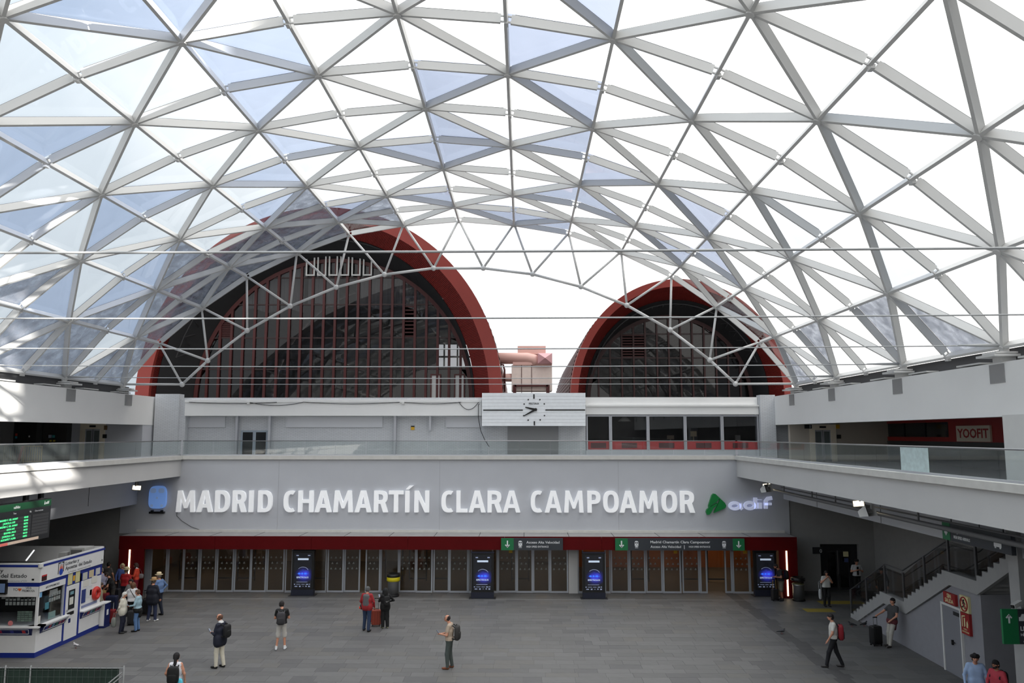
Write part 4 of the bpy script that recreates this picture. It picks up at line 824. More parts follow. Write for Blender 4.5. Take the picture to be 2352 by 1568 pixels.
def totem(label, u, y):
    x = aty(u, 1310, y).x; t = thing('digital_totem', label, 'display', (x, y, 0))
    P = lambda nm, mb, m, par=t: put(nm, mb, m, par, world=False)
    P('base', MB().box(-.56, .56, -.14, .16, 0, .30), NAVY); P('housing', MB().box(-.55, .55, -.12, .14, .30, 2.18), BLACK); P('foot_plate', MB().box(-.66, .66, -.3, .26, 0, .02), DARK)
    P('top_lip', MB().box(-.57, .57, -.16, .16, 2.18, 2.21), NAVY); s = P('screen', MB().box(-.44, .44, -.135, -.12, .40, 2.08), SCR)
    P('banner', MB().box(-.26, .28, -.142, -.136, 1.74, 1.83), SCW, s); P('lettering', letter_mb(MB(basis((0, -.138, .86), (1, 0, 0), (0, 0, 1))), 'ESPECTÁCULOS', 0, 0, .075, w=.6, bold=.02, depth=.004, align='c'), SCW, s)
    P('icon_row', MB().box(-.3, .25, -.142, -.136, .66, .68).box(-.42, -.36, -.142, -.136, .54, .58).box(-.3, -.1, -.142, -.136, .55, .57).box(-.05, .12, -.142, -.136, .55, .57).box(.18, .3, -.142, -.136, .54, .58).box(.34, .38, -.142, -.136, .54, .59).box(-.38, -.25, -.142, -.136, .44, .48).box(-.16, -.08, -.142, -.136, .43, .49).box(.02, .06, -.142, -.136, .45, .48).box(.16, .22, -.142, -.136, .44, .49).box(.3, .38, -.142, -.136, .43, .49), SCT, s)
    P('header_text', MB().box(-.34, -.22, -.142, -.136, 1.94, 1.99).box(.24, .36, -.142, -.136, 1.94, 1.99), SCT, s)
    arc = [(.06 + .28 * math.cos(q) - .05, -.139, 1.18 + .22 * math.sin(q)) for q in np.linspace(.35, 2.5, 10)]; P('screen_arc', MB().tube(arc, .012, 4), SCT, s)
    P('screen_title', MB().box(-.28, .28, -.142, -.136, 1.07, 1.08).box(-.22, -.12, -.142, -.136, 1.04, 1.12).box(-.06, .02, -.142, -.136, 1.04, 1.12).box(.08, .2, -.142, -.136, 1.04, 1.12), mat('screen_cyan', (60, 120, 250), .4, emit=.6), s)
totem('black advertising totem standing furthest left before the doors', 697, 40.3)
totem('black advertising totem standing left of the pale pillar', 1108.5, 39.75)
totem('black advertising totem standing right of the pale pillar', 1363.5, 39.75)
totem('black advertising totem by the right red jamb', 1757, 40.5)
# ---------------------------------------------------------------- litter bins
def bin_(label, u, v, yellow):
    p = atz(u, v); t = thing('litter_bin', label, 'bin', p); P = lambda nm, mb, m, **k: put(nm, mb, m, t, world=False, **k)
    P('base', MB().lathe([(.29, 0), (.3, .02), (.3, .08), (.28, .1)], n=24), BLACK, smooth=False)
    P('body', MB().lathe([(.27, .09), (.27, .74), (.3, .78)], n=24), STEEL, smooth=True)
    P('liner', MB().lathe([(.30, .74), (.33, .78), (.33, .92), (.31, .95)] if yellow else [(.26, .76), (.27, .78), (.28, .82), (.2, .83)], n=24), mat('bag_yellow', (206, 190, 20), .5) if yellow else mat('bag_olive', (84, 82, 50), .6), smooth=True)
    P('lid', MB().lathe([(.32, .95), (.34, .97), (.33, 1.08), (.26, 1.12), (.24, 1.0)], n=24), BLACK, smooth=True)
    P('lid_stay', MB().box(.2, .3, .1, .2, .7, 1.12), BLACK)
bin_('round steel litter bin with yellow bag liner by the doors', 903, 1369, True)
bin_('round steel litter bin beside the right red jamb', 1835, 1379, False)
for xl in (-1, 1): pass

wc = [aty(u, v, YW - .03) for u, v in ((407, 1172), (406, 1184), (418, 1196), (440, 1210), (458, 1216))]
put('wall_cable', MB().tube(wc, .012, 5), DARK, label='thin cable drooping on the lettered wall below the letter M', cat='cable')
# ================================================================ staircase on the right
XF, XR = 14.47, 16.9
STW = mat('stair_white', (158, 158, 158), .7, var=.03); FLW = mat('stair_flank', (140, 140, 146), .7, var=.03); TRD = mat('stair_tread', (110, 110, 112), .7)
ST = thing('staircase', 'white staircase climbing along the right side wall towards the viewer', 'staircase', (15.7, 30, 0))
fl = [(35.95, 0.0, 10, 3.33, 1.68), (30.9, 1.68, 10, 3.2, 1.67), (25.9, 3.35, 16, 5.2, 2.95)]
for y0, z0, n, run, rise in fl:
    for k in range(n):
        ya, yb = y0 - run * k / n, y0 - run * (k + 1) / n; zz = z0 + rise * (k + 1) / n
        put('step', MB().box(XF, XR, yb, ya, max(zz - .42, 0), zz), STW, ST)
        put('tread', MB().box(XF + .05, XR - .02, yb - .02, ya, zz, zz + .015), TRD, ST)
put('landing', MB().box(XF, XR, 30.9, 32.62, 1.3, 1.68), STW, ST); put('landing', MB().box(XF, XR, 25.9, 27.7, 2.95, 3.35), STW, ST)
def sl(y):    # underside of the stair slab
    for y0, z0, n, run, rise in fl:
        if y0 - run <= y <= y0: return z0 + rise * (y0 - y) / run - .36
    return 1.32 if y > 28 else 2.97
ys = [34.9, 34.4, 32.62, 30.75, 27.7, 25.9]
put('string', MB().add([(x, y, z) for x in (XF - .02, XF + .12) for y, z in ((35.95, 0), (35.2, 0), (32.62, 1.28), (30.75, 1.28), (27.55, 2.93), (25.9, 2.93), (20.7, 5.88), (20.7, 6.3), (25.9, 3.36), (27.7, 3.36), (30.9, 1.69), (32.62, 1.69))],
    [tuple(range(12))[::-1], tuple(range(12, 24))] + [(i, (i + 1) % 12, 12 + (i + 1) % 12, 12 + i) for i in range(12)]), STW, ST)
put('stair_side_wall', MB().add([(x, y, z) for x in (XF + .06, XF + .3) for y, z in ((35.2, 0), (32.5, 1.29), (30.75, 1.29), (27.45, 2.94), (25.85, 2.94), (25.85, 0))],
    [(0, 1, 2, 3, 4, 5), (11, 10, 9, 8, 7, 6)] + [(i, 6 + i, 6 + (i + 1) % 6, (i + 1) % 6) for i in range(6)]), FLW, ST)
put('stair_back_wall', MB().box(XF + .3, XR, 25.85, 26.0, 0, 2.95), FLW, ST)
SGL = glass('stair_glass', (.66, .66, .66), .05, dirt=.03, dirtcol=(.2, .2, .2)); PST = mat('stair_post', (92, 92, 94), .4, .4)
for X, lab in ((XF + .05, 'dark glass stair balustrade on the open side'), (XR - .05, 'dark glass stair balustrade on the wall side')):
    R = thing('stair_railing', lab, 'railing', (X, 30, 0))
    line = [(35.95, .12), (34.3, .95), (32.5, 1.7), (30.95, 1.7), (29.3, 2.55), (27.6, 3.37), (25.95, 3.37), (23.6, 4.75), (21.2, 6.1)]
    top = [(35.93, 1.17), (32.45, 2.83), (30.98, 2.83), (27.5, 4.46), (25.95, 4.46), (21.2, 7.15)]
    for y, z in line: put('post', MB().box(X - .03, X + .03, y - .045, y + .045, z, z + 1.06), PST, R)
    put('handrail', MB().tube([(X, y, z) for y, z in top], .03, 8), PST, R, smooth=True)
    put('lower_rail', MB().tube([(X + .1, y, z - .22) for y, z in top], .02, 6), PST, R, smooth=True)
    for (y0, z0), (y1, z1) in zip(line, line[1:]):
        a, b = y0 - .07, y1 + .07
        put('pane', MB().add([(x, y, z) for x in (X - .006, X + .006) for y, z in ((a, z0 + .1), (b, z1 + .1), (b, z1 + 1.0), (a, z0 + 1.0))], [(0, 1, 2, 3), (7, 6, 5, 4), (0, 4, 5, 1), (1, 5, 6, 2), (2, 6, 7, 3), (3, 7, 4, 0)]), SGL, R)
# door in the stair side wall, signs beside it
dr = put('door_40', MB().box(XF - .02, XF + .06, 28.12, 28.2, 0, 2.27).box(XF - .02, XF + .06, 26.96, 27.02, 0, 2.27).box(XF - .02, XF + .06, 27.02, 28.12, 2.2, 2.27), WHITE, label='grey service door in the stair side wall', cat='door', kind='structure')
put('door_leaf', MB().box(XF, XF + .05, 27.02, 27.62, 0, 2.2).box(XF + .01, XF + .05, 27.63, 28.12, 0, 2.2), mat('service_door', (128, 129, 136), .5), dr)
put('door_handle', MB().box(XF - .06, XF, 27.5, 27.56, .98, 1.14).bar((XF - .05, 27.53, 1.08), (XF - .05, 27.36, 1.08), .03, .03), BLACK, dr)
put('door_plate', MB().box(XF - .012, XF, 27.06, 27.42, 1.98, 2.1), DARK, dr)
CRM = mat('photoluminescent_cream', (214, 206, 160), .6); RSG = mat('safety_red', (150, 34, 34), .5)
fb = lambda y, z: basis((XF - .01, y, z), (0, -1, 0), (0, 0, 1))
t = thing('exit_sign', 'red sign reading SIN SALIDA above the service door', 'sign', (XF, 27.55, 2.3))
pl_ = put('plate', MB().box(XF - .03, XF + .06, 27.2, 27.95, 2.30, 2.66), RSG, t)
put('lettering', letter_mb(MB(fb(27.575, 2.5)), 'SIN', 0, .0, .13, w=.26, bold=.02, depth=.006, y=-.025, align='c'), CRM, pl_); put('lettering', letter_mb(MB(fb(27.575, 2.5)), 'SALIDA', 0, -.16, .13, w=.52, bold=.02, depth=.006, y=-.025, align='c'), CRM, pl_)
t = thing('prohibition_sign', 'cream sign with a red crossed circle over a running figure', 'sign', (XF, 26.68, 2.2))
put('plate', MB().box(XF - .03, XF + .06, 26.43, 26.92, 2.22, 2.74), CRM, t)
B = fb(26.675, 2.48); q = [(.2 * math.cos(a), -.03, .22 * math.sin(a)) for a in np.linspace(0, 2 * math.pi, 25)]
put('ring', MB(B).tube(q, .022, 5).tube([(-.14, -.03, .15), (.14, -.03, -.15)], .02, 5), RSG, t)
put('running_figure', MB(B).ball((.0, -.026, .12), .035, 8).tube([(0, -.026, .08), (-.02, -.026, -.02), (.06, -.026, -.06), (.05, -.026, -.14)], .022, 5).tube([(-.02, -.026, -.02), (-.05, -.026, -.1), (-.12, -.026, -.1)], .02, 5).tube([(-.08, -.026, .0), (-.05, -.026, .06), (.04, -.026, .05), (.08, -.026, .0)], .016, 5), BLACK, t)
t = thing('fire_door_sign', 'tall red sign with a door and flame symbol', 'sign', (XF, 26.68, 1.55))
pl_ = put('plate', MB().box(XF - .028, XF + .06, 26.43, 26.92, 1.52, 2.2), RSG, t); B = fb(26.675, 1.85)
put('door_symbol', MB(B).prism([(-.17, .24), (.02, .28), (.02, .24), (-.13, .21), (-.13, -.1), (-.17, -.1)], -.032, -.026).prism([(-.05, .19), (.02, .2), (.02, -.06), (-.05, -.1)], -.032, -.026), CRM, t)
put('flame_symbol', MB(B).prism([(.08, -.08), (.16, -.1), (.19, .02), (.15, .15), (.14, .06), (.1, .1)], -.032, -.026), CRM, t)
put('lettering', letter_mb(MB(B), 'PUERTA', 0, -.19, .05, w=.2, depth=.005, y=-.026, align='c'), CRM, pl_); put('lettering', letter_mb(MB(B), 'CORTAFUEGOS', 0, -.27, .05, w=.4, depth=.005, y=-.026, align='c'), CRM, pl_)
# lower lift, far right column, direction board, camera
LD = lift('lift', 'dark steel lift marked 0 on the concourse behind the staircase', 15.42, 17.38, YW + .3, 2.0, 0, dark=True)
put('floor_sign', MB().box(15.0, 15.5, YW - .02, YW + .05, 1.87, 2.2), DARK, LD)
put('floor_number', letter_mb(MB(basis((15.4, YW - .025, 1.93), (1, 0, 0), (0, 0, 1))), '0', 0, 0, .18, bold=.0, depth=.01, align='c'), LETW, LD)
put('notice', MB().box(16.66, 16.9, YW + .2, YW + .29, 1.7, 1.95), CRM, LD); put('notice', MB().box(16.7, 16.88, YW + .2, YW + .29, 1.42, 1.62), mat('notice_blue', (70, 84, 130), .5), LD)
xc = aty(2346, 1400, 22.05).x
put('column_stair', MB().box(xc, xc + .36, 22.05, 22.5, 0, 6.0), STW, label='pale column at the right edge below the gallery', cat='column', kind='structure')
YG = 21.95; qx = lambda u, v=1430: aty(u, v, YG).x
t = thing('direction_board', 'hanging green and dark direction board with an up arrow by the right column', 'sign', (qx(2330), YG, 1.75))
zt, zb = aty(2310, 1399, YG).z, aty(2335, 1479, YG).z; zt2 = zt
put('green_field', MB().box(qx(2303), qx(2339), YG, YG + .08, zb, zt), GREEN, t); put('plate', MB().box(qx(2339), qx(2440), YG, YG + .08, zb, zt), SIGN, t)
put('arrow', arrow(MB(), qx(2318), zt - .36, .24, YG - .004, up=True), LETW, t)
gw = MB(basis((qx(2343), YG - .004, zt - .55), (1, 0, 0), (0, 0, 1))); letter_mb(gw, 'Llegadas', 0, 0, .11, bold=.012, depth=.006); put('lettering', gw, LETW, t); gw = MB(gw.T); letter_mb(gw, 'HIGH SPEED', 0, -.14, .07, bold=.01, depth=.006); put('lettering', gw, LETW, t)
put('car_symbol', MB().box(qx(2341), qx(2341) + .3, YG - .012, YG - .004, zt - .3, zt - .2).prism([(qx(2341) + .04, zt - .2), (qx(2341) + .26, zt - .2), (qx(2341) + .22, zt - .12), (qx(2341) + .08, zt - .12)], YG - .012, YG - .004), LETW, t)
put('walker_symbol', MB().ball((qx(2352), YG - .01, zb + .3), .03, 8).tube([(qx(2352), YG - .01, zb + .26), (qx(2352), YG - .01, zb + .15), (qx(2349), YG - .01, zb + .05)], .02, 5).tube([(qx(2352), YG - .01, zb + .15), (qx(2355), YG - .01, zb + .05)], .02, 5), LETW, t)
put('bracket', MB().box(xc + .02, xc + .2, YG + .08, 22.05, zt - .3, zt - .2), DARK, t)
t = thing('security_camera', 'white security camera bracketed to the right column', 'camera', (xc, 21.9, 3.0)); pc = aty(2340, 1386, 21.8)
put('housing', MB().bar(pc + Vector((-.22, -.1, -.05)), pc + Vector((.08, .05, .03)), .11, .11), WHITE, t); put('lens', MB().bar(pc + Vector((-.25, -.11, -.055)), pc + Vector((-.21, -.1, -.05)), .08, .08), BLACK, t)
put('arm', MB().tube([pc, pc + Vector((.15, .1, -.1)), Vector((xc + .05, 22.05, pc.z - .1))], .03, 6), WHITE, t)
# ================================================================ under the right gallery: pipe, floodlights, speakers, hanging sign
PIP = mat('grey_pipe', (104, 104, 106), .5)
t = thing('ceiling_pipe', 'long grey pipe hung under the right gallery', 'pipe', (12.3, 25, 5.28))
put('pipe_run', MB().tube([(12.3, 10, 5.28), (12.3, 39.6, 5.28)], .075, 10), PIP, t, smooth=True)
put('pipe_run', MB().tube([(12.6, 10, 5.42), (12.6, 38.9, 5.42)], .03, 6), PIP, t)
for y in (37.6, 34.0, 31.5, 25, 19.3, 15): put('hanger', MB().box(12.28, 12.32, y - .03, y + .03, 5.28, 6.0), PIP, t)
FLM = mat('floodlight_lens', (1, .86, .62), .4, emit=9)
def flood(label, y, X=12.15, z=5.5, s=1):
    t = thing('floodlight', label, 'lamp', (X, y, z))
    put('housing', MB(Matrix.Rotation(-1.8, 4, 'X') @ Matrix.Rotation(.5 * s, 4, 'Y')).box(-.2, .2, -.12, .12, -.05, .1), mat('lamp_grey', (86, 86, 86), .5), t, world=False)
    put('lens', MB(Matrix.Rotation(-1.8, 4, 'X') @ Matrix.Rotation(.5 * s, 4, 'Y')).box(-.17, .17, -.09, .09, -.08, -.05), FLM, t, world=False)
    put('bracket', MB().box(-.02, .02, -.14, .14, .08, .3 + (6 - z - .3)), DARK, t, world=False)
flood('lit floodlight under the right gallery nearest the logo', 40.2, 12.3, 5.42); flood('lit floodlight under the right gallery above the staircase', 29.1, 12.2, 5.5)
flood('lit floodlight under the left gallery beside the blue emblem', 38.3, -18.7, 5.42, -1)
lp = atx(312, 1111, -18.7)
def speaker(label, y, X=11.9, z=5.42):
    t = thing('horn_speaker', label, 'speaker', (X, y, z))
    s = .24; A = Matrix.Rotation(math.radians(-150), 4, 'Z') @ Matrix.Rotation(.35, 4, 'X')
    put('horn', MB(A).add([(-s, 0, -s * .8), (s, 0, -s * .8), (s, 0, s * .8), (-s, 0, s * .8), (-s * .45, -.45, -s * .4), (s * .45, -.45, -s * .4), (s * .45, -.45, s * .4), (-s * .45, -.45, s * .4)], [(4, 5, 6, 7), (0, 1, 5, 4), (1, 2, 6, 5), (2, 3, 7, 6), (3, 0, 4, 7)]), WHITE, t, world=False)
    put('driver', MB(A).box(-.1, .1, -.15, -.05, -.09, .09), mat('speaker_grey', (150, 150, 150), .6), t, world=False); put('bracket', MB().box(-.02, .02, -.02, .02, .05, 6 - z), WHITE, t, world=False)
speaker('white horn speaker under the right gallery nearest the logo', 38.6); speaker('white horn speaker under the right gallery above the staircase', 27.4)
t = thing('hanging_sign', 'dark hanging sign with green arrow reading HIGH SPEED ARRIVALS', 'sign', (12.6, 22.5, 4.9))
XS = 12.75; sy = lambda u: atx(u, 1230, XS).y; y1, y0 = sy(2166), sy(2321); zt, zb = 5.36, 4.86
put('plate', MB().box(XS, XS + .12, y0, y1, zb, zt), SIGN, t); put('green_field', MB().box(XS - .012, XS, y1 - .42, y1, zb, zt), GREEN, t)
B = basis((XS - .014, y1 - .21, zb), (0, -1, 0), (0, 0, 1)); put('arrow', arrow(MB(B), 0, .12, .26, 0), LETW, t)
B = basis((XS - .004, y1 - .6, zb), (0, -1, 0), (0, 0, 1)); put('lettering', letter_mb(MB(B), 'Llegadas Alta Velocidad', 0, .27, .12, w=1.45, bold=.012, depth=.006), LETW, t); put('lettering', letter_mb(MB(B), 'HIGH SPEED ARRIVALS', 0, .09, .085, w=.85, bold=.012, depth=.006), LETW, t)
B = basis((XS - .004, y0 + .75, zb), (0, -1, 0), (0, 0, 1)); put('car_symbol', MB(B).box(0, .34, -.01, 0, .14, .24).prism([(.04, .24), (.3, .24), (.25, .34), (.09, .34)], -.01, 0).box(.03, .09, -.01, 0, .1, .14).box(.25, .31, -.01, 0, .1, .14), LETW, t)
for y in (y0 + .4, y1 - .4): put('rod', MB().tube([(XS + .06, y, zt), (XS + .06, y, 6.0)], .015, 6), DARK, t)
# ================================================================ departures board on the left
XB = -18.55; t = thing('departures_board', 'hanging departures board with green header and glowing green rows', 'display', (XB, 28, 4.0))
by = lambda u, v=1200: atx(u, v, XB).y; yE = by(114.5); z0, z1 = 4.0, 5.5
put('housing', MB().box(XB - .25, XB, 23, yE, z0, z1), mat('board_black', (34, 36, 38), .4), t)
hd_ = put('header', MB().box(XB, XB + .02, 23, yE - .03, z1 - .27, z1 - .02), mat('board_green', (16, 74, 44), .5), t)
B = basis((XB + .021, 0, 0), (0, 1, 0), (0, 0, 1)); hw = MB(B); letter_mb(hw, 'salidas', by(28), z1 - .2, .10, bold=.005, depth=.004); letter_mb(hw, 'adif', by(100.5), z1 - .19, .11, bold=.008, depth=.004); hw.prism([(by(97.5), z1 - .2), (by(99.6), z1 - .2), (by(98.8), z1 - .06)], -.004, 0); put('header_lettering', hw, LETW, hd_)
BL = MB(B); letter_mb(BL, 'Tren', by(28), z1 - .40, .06, bold=.01, depth=.004); letter_mb(BL, 'Vía', by(65), z1 - .42, .06, bold=.01, depth=.004); letter_mb(BL, 'Observaciones', by(77), z1 - .42, .06, bold=.01, depth=.004); put('column_heads', BL, LETW, t)
GLED = mat('green_led', (.10, 1.0, .36), .5, emit=1.1); ROWB = mat('board_row', (78, 78, 80), .5)
rows = [('MADRID C. GR. ', 'AVANT', '08168'), ('J.SOROLLA', 'AVE', '05180'), ('MADRID C. GR. ', 'AVANT', '06775'), ('LEON', 'AVE', '04515'), ('SEGOVIA', 'AVLO', '04121'), ('J.SOROLLA', 'AVE', '05110'), ('ALICANTE T', 'ALVIA', '04072')]
for k, (a, b, c) in enumerate(rows):
    zr = z1 - .60 - k * .115
    rs_ = put('row_strip', MB().box(XB, XB + .008, 23.1, by(72) - .05, zr - .02, zr + .075).box(XB, XB + .008, by(73), yE - .12, zr - .02, zr + .075), ROWB, t)
    m = MB(B); letter_mb(m, a, by(24.5), zr, .066, depth=.004, y=-.01, align='r', bold=.008); letter_mb(m, b, by(26), zr, .066, depth=.004, y=-.01, bold=.008); letter_mb(m, c, by(62), zr, .066, depth=.004, y=-.01, align='r', bold=.008); put('led_row', m, GLED, rs_, kind='stuff')
put('footer', MB().box(XB, XB + .012, 23, by(90), z0 + .03, z0 + .13), mat('board_footer', (214, 190, 170), .5, emit=.25), t)
put('footer_red', MB().box(XB + .012, XB + .016, 23, by(20), z0 + .03, z0 + .13), mat('board_footer_red', (230, 120, 110), .5, emit=.25), t)
for y in (by(64), by(98)): put('hanger', MB().box(XB - .2, XB - .08, y - .1, y + .1, z1, 6.0), DARK, t)
# ================================================================ lottery kiosk
XK, YK, YE, XL = -17.62, 29.17, 33.45, -22.5
KW = mat('kiosk_white', (222, 222, 222), .5, var=.02); KB = mat('kiosk_blue', (22, 44, 132), .45); KN = mat('kiosk_navy', (18, 30, 88), .45); PAP = mat('paper', (206, 206, 198), .7)
K = thing('lottery_kiosk', 'white and blue lottery kiosk with lettered fascia', 'kiosk', (-20, 31.3, 0))
kp = lambda nm, mb, m, par=K, **k: put(nm, mb, m, par, **k)
kp('lower_wall', MB().box(XL, XK, YK, YE, .16, 1.06), KW); kp('plinth', MB().box(XL - .01, XK + .015, YK - .015, YE + .015, 0, .17), KB)
kp('rear_wall', MB().box(XL, XK, YE - .08, YE, 1.06, 2.66).box(XL, XL + .08, YK, YE, 1.06, 2.66), KW)
kp('inner_panel', MB().box(-21.6, -18.6, 31.6, 31.65, 1.06, 2.6), mat('kiosk_inside', (54, 54, 58), .8))
kp('roof', MB().box(XL, XK, YK, YE, 2.62, 2.70), mat('kiosk_roof', (120, 118, 116), .7))
for q in range(9): kp('roof_rib', MB().box(XL + .1, XK - .1, YK + .3 + q * .45, YK + .34 + q * .45, 2.70, 2.76), mat('kiosk_roof', (120, 118, 116), .7))
fas = kp('fascia', MB().box(XL, XK + .06, YK - .06, YK, 2.64, 3.33).box(XK, XK + .06, YK, YE + .06, 2.64, 3.33).box(XL, XK + .06, YE, YE + .06, 2.64, 3.33), KW)
kp('fascia_stripe', MB().box(XL, XK + .07, YK - .07, YK - .06, 3.19, 3.27).box(XK + .06, XK + .07, YK - .07, YE + .07, 3.19, 3.27), KB)
kp('fascia_cap', MB().tube([(XK + .04, YK - .04, 3.18), (XK + .04, YK - .04, 3.31)], .09, 10), WHITE)
kp('band', MB().box(XL, XK + .01, YK - .02, YK, 2.49, 2.64).box(XK, XK + .02, YK, YE, 2.50, 2.64), KB)
FS = basis((XK + .062, 0, 0), (0, 1, 0), (0, 0, 1)); FF = basis((0, YK - .062, 0), (1, 0, 0), (0, 0, 1))
TXG = mat('fascia_text', (70, 72, 76), .6)
kp('lettering', letter_mb(MB(FS), 'Loterías y', 30.68, 3.0, .13, w=.92, bold=.018, depth=.006), TXG, fas); [kp('lettering', letter_mb(MB(FS), w_, 30.68 + o_, 2.82, .13, w=l_, bold=.018, depth=.006), TXG, fas) for w_, o_, l_ in (('Apuestas', 0, .81), ('del', .90, .27), ('Estado', 1.26, .60))]
kp('small_lettering', letter_mb(MB(FS), 'La Premiosa - Administración nº131', 30.9, 2.68, .055, w=1.55, depth=.004), mat('small_text', (130, 130, 134), .6), fas)
kp('lettering', letter_mb(MB(FF), 'Loterías y', -18.93, 3.0, .13, w=.92, bold=.018, depth=.006, align='r'), TXG, fas); [kp('lettering', letter_mb(MB(FF), w_, -19.91 + o_, 2.82, .13, w=l_, bold=.018, depth=.006), TXG, fas) for w_, o_, l_ in (('Apuestas', 0, .81), ('del', .90, .27), ('Estado', 1.26, .60))]
kp('small_lettering', letter_mb(MB(FF), 'Administración nº131', -18.05, 2.67, .055, w=.85, depth=.004, align='r'), mat('small_text', (130, 130, 134), .6), fas)
lg = kp('logo_bracket', MB(FS).box(30.2, 30.24, -.004, 0, 2.74, 3.17).box(30.2, 30.58, -.004, 0, 3.13, 3.17).box(30.54, 30.58, -.004, 0, 2.8, 3.17), BLACK)
for zz, rr, c in ((3.06, .10, (176, 190, 200)), (2.98, .11, (196, 160, 150)), (2.90, .115, (206, 110, 96)), (2.81, .12, (34, 70, 170))): kp('logo_disc', MB(FS).prism([(30.4 + rr * math.cos(a), zz + rr * math.sin(a)) for a in np.linspace(0, 2 * math.pi, 20, endpoint=False)], -.005 - (3.1 - zz) * .01, 0), mat('logo_%d' % c[0], c, .5))
kp('fascia_plate', MB(FS).box(29.2, 29.5, -.01, 0, 2.67, 2.87), mat('plate_dark_red', (60, 26, 28), .5)); kp('fascia_plate_top', MB(FS).box(29.2, 29.5, -.014, -.01, 2.83, 2.88), mat('safety_red2', (190, 40, 44), .5))
for y in (33.3,): kp('fascia_bolt', MB(FS).box(y, y + .05, -.01, 0, 2.76, 2.82), BLACK)
kp('fascia_bolt', MB(FF).box(-17.86, -17.78, -.01, 0, 2.72, 2.78), BLACK)
# posts, window bands
kp('corner_post', MB().box(XK - .08, XK, YK, YK + .08, 1.06, 2.64), KW)
for y0, y1 in ((30.82, 30.92), (31.81, 31.95)): kp('blue_post', MB().box(XK - .06, XK + .012, y0, y1, .1, 2.6), KB)
kp('header_panel', MB().box(XK - .04, XK + .025, YK + .02, 30.82, 2.28, 2.5), KW); kp('header_panel', MB().box(XL, XK - .0, YK - .025, YK + .03, 2.13, 2.49), KW)
kp('lettering', letter_mb(MB(FS), '#SOYPREMIOSO', 29.98, 2.35, .075, w=.86, depth=.004, y=.034, align='c', bold=.004), TXG, fas)
B2 = basis((0, YK - .028, 0), (1, 0, 0), (0, 0, 1)); kp('lettering', letter_mb(MB(B2), 'YO', -18.55, 2.34, .1, w=.17, depth=.004, bold=.006), TXG); kp('lettering', letter_mb(MB(B2), 'VIDA', -17.98, 2.41, .075, w=.22, depth=.004, align='c', bold=.006), TXG); kp('lettering', letter_mb(MB(B2), 'PREMIOSA', -17.98, 2.31, .075, w=.46, depth=.004, align='c', bold=.006), TXG)
kp('heart', MB(B2).prism([(-18.3 + .065 * 16 * math.sin(a) ** 3 / 16, 2.39 + .065 * (13 * math.cos(a) - 5 * math.cos(2 * a) - 2 * math.cos(3 * a) - math.cos(4 * a)) / 16) for a in np.linspace(0, 2 * math.pi, 24, endpoint=False)], -.006, 0), mat('heart_orange', (224, 110, 50), .5))
KG = glass('kiosk_glass', (.82, .84, .86), .05)
kp('window_pane', MB().box(XK - .03, XK - .015, YK + .08, 30.8, 1.12, 2.28), KG); kp('window_pane', MB().box(-21.5, XK - .08, YK + .015, YK + .03, 1.12, 2.13), KG)
kp('window_bar', MB().box(XK - .05, XK + .01, 30.72, 30.82, 1.08, 2.28), ALU)
kp('counter', MB().box(XK - .3, XK + .18, YK - .05, 31.0, 1.06, 1.11).box(XL, XK + .18, YK - .2, YK + .3, 1.06, 1.11), KW)
ICO = [(60, 66, 150), (196, 62, 70), (110, 170, 200), (40, 120, 90), (190, 90, 110), (150, 30, 70)]
def tray(T, x0, x1, z1, h, n, first=0):
    kp('ticket_tray', MB(T).add([(x0, 0, z1 - h), (x1, 0, z1 - h), (x1 + .0, -.16, z1), (x0, -.16, z1), (x0, .02, z1), (x1, .02, z1)], [(0, 1, 2, 3), (3, 2, 5, 4), (0, 3, 4), (1, 5, 2)]), KN)
    sl_ = lambda x, a: (x, -.005 - .16 * a, z1 - h + h * a)
    fr_ = MB(T); c = [sl_(x0 + .1, .2), sl_(x1 - .1, .2), sl_(x1 - .06, .85), sl_(x0 + .06, .85)]
    for p, q in zip(c, c[1:] + c[:1]): fr_.tube([p, q], .01, 4)
    kp('tray_frame', fr_, LETW)
    for i in range(n):
        x = x0 + .25 + (x1 - x0 - .5) * i / max(n - 1, 1); a = [sl_(x - .06, .33), sl_(x + .06, .33), sl_(x + .06, .72), sl_(x - .06, .72)]
        kp('ticket_icon', MB(T).add(a + [(p[0], p[1] - .006, p[2]) for p in a], [(4, 5, 6, 7), (0, 1, 5, 4), (1, 2, 6, 5), (2, 3, 7, 6), (3, 0, 4, 7)]), mat('icon_%d' % ((i + first) % 6), ICO[(i + first) % 6], .5))
TS = basis((XK + .01, 0, 0), (0, 1, 0), (0, 0, 1)); TF = basis((0, YK - .01, 0), (1, 0, 0), (0, 0, 1))
tray(TS, 29.4, 30.95, 1.06, .27, 6); tray(TS, 32.0, 33.5, .98, .28, 6); tray(TF, -20.4, -17.75, 1.05, .27, 6, 2)
kp('side_shelf', MB().box(XK - .02, XK + .2, 31.95, 33.6, .98, 1.03), KW)
kp('kiosk_door', MB().box(XK - .03, XK + .02, 30.93, 31.8, .14, 2.16), KW); dk = bpy.data.objects['kiosk_door']
kp('door_window', MB().box(XK + .018, XK + .03, 31.1, 31.52, 1.25, 1.98), mat('dark_glass', (34, 36, 40), .08), dk, world=False); kp('door_notice', MB().box(XK + .03, XK + .034, 31.16, 31.42, 1.42, 1.7), PAP, dk, world=False); kp('door_notice', MB().box(XK + .03, XK + .034, 31.18, 31.42, 1.8, 1.92), mat('note_teal', (110, 150, 160), .6), dk, world=False)
kp('letter_box', MB().box(XK + .018, XK + .04, 31.05, 31.5, 1.03, 1.15), BLACK, dk, world=False); kp('access_symbol', MB().box(XK + .018, XK + .026, 31.18, 31.32, .74, .9), KN, dk, world=False); kp('door_handle', MB().ball((XK + .06, 30.99, 1.25), .04, 8), STEEL, dk, world=False)
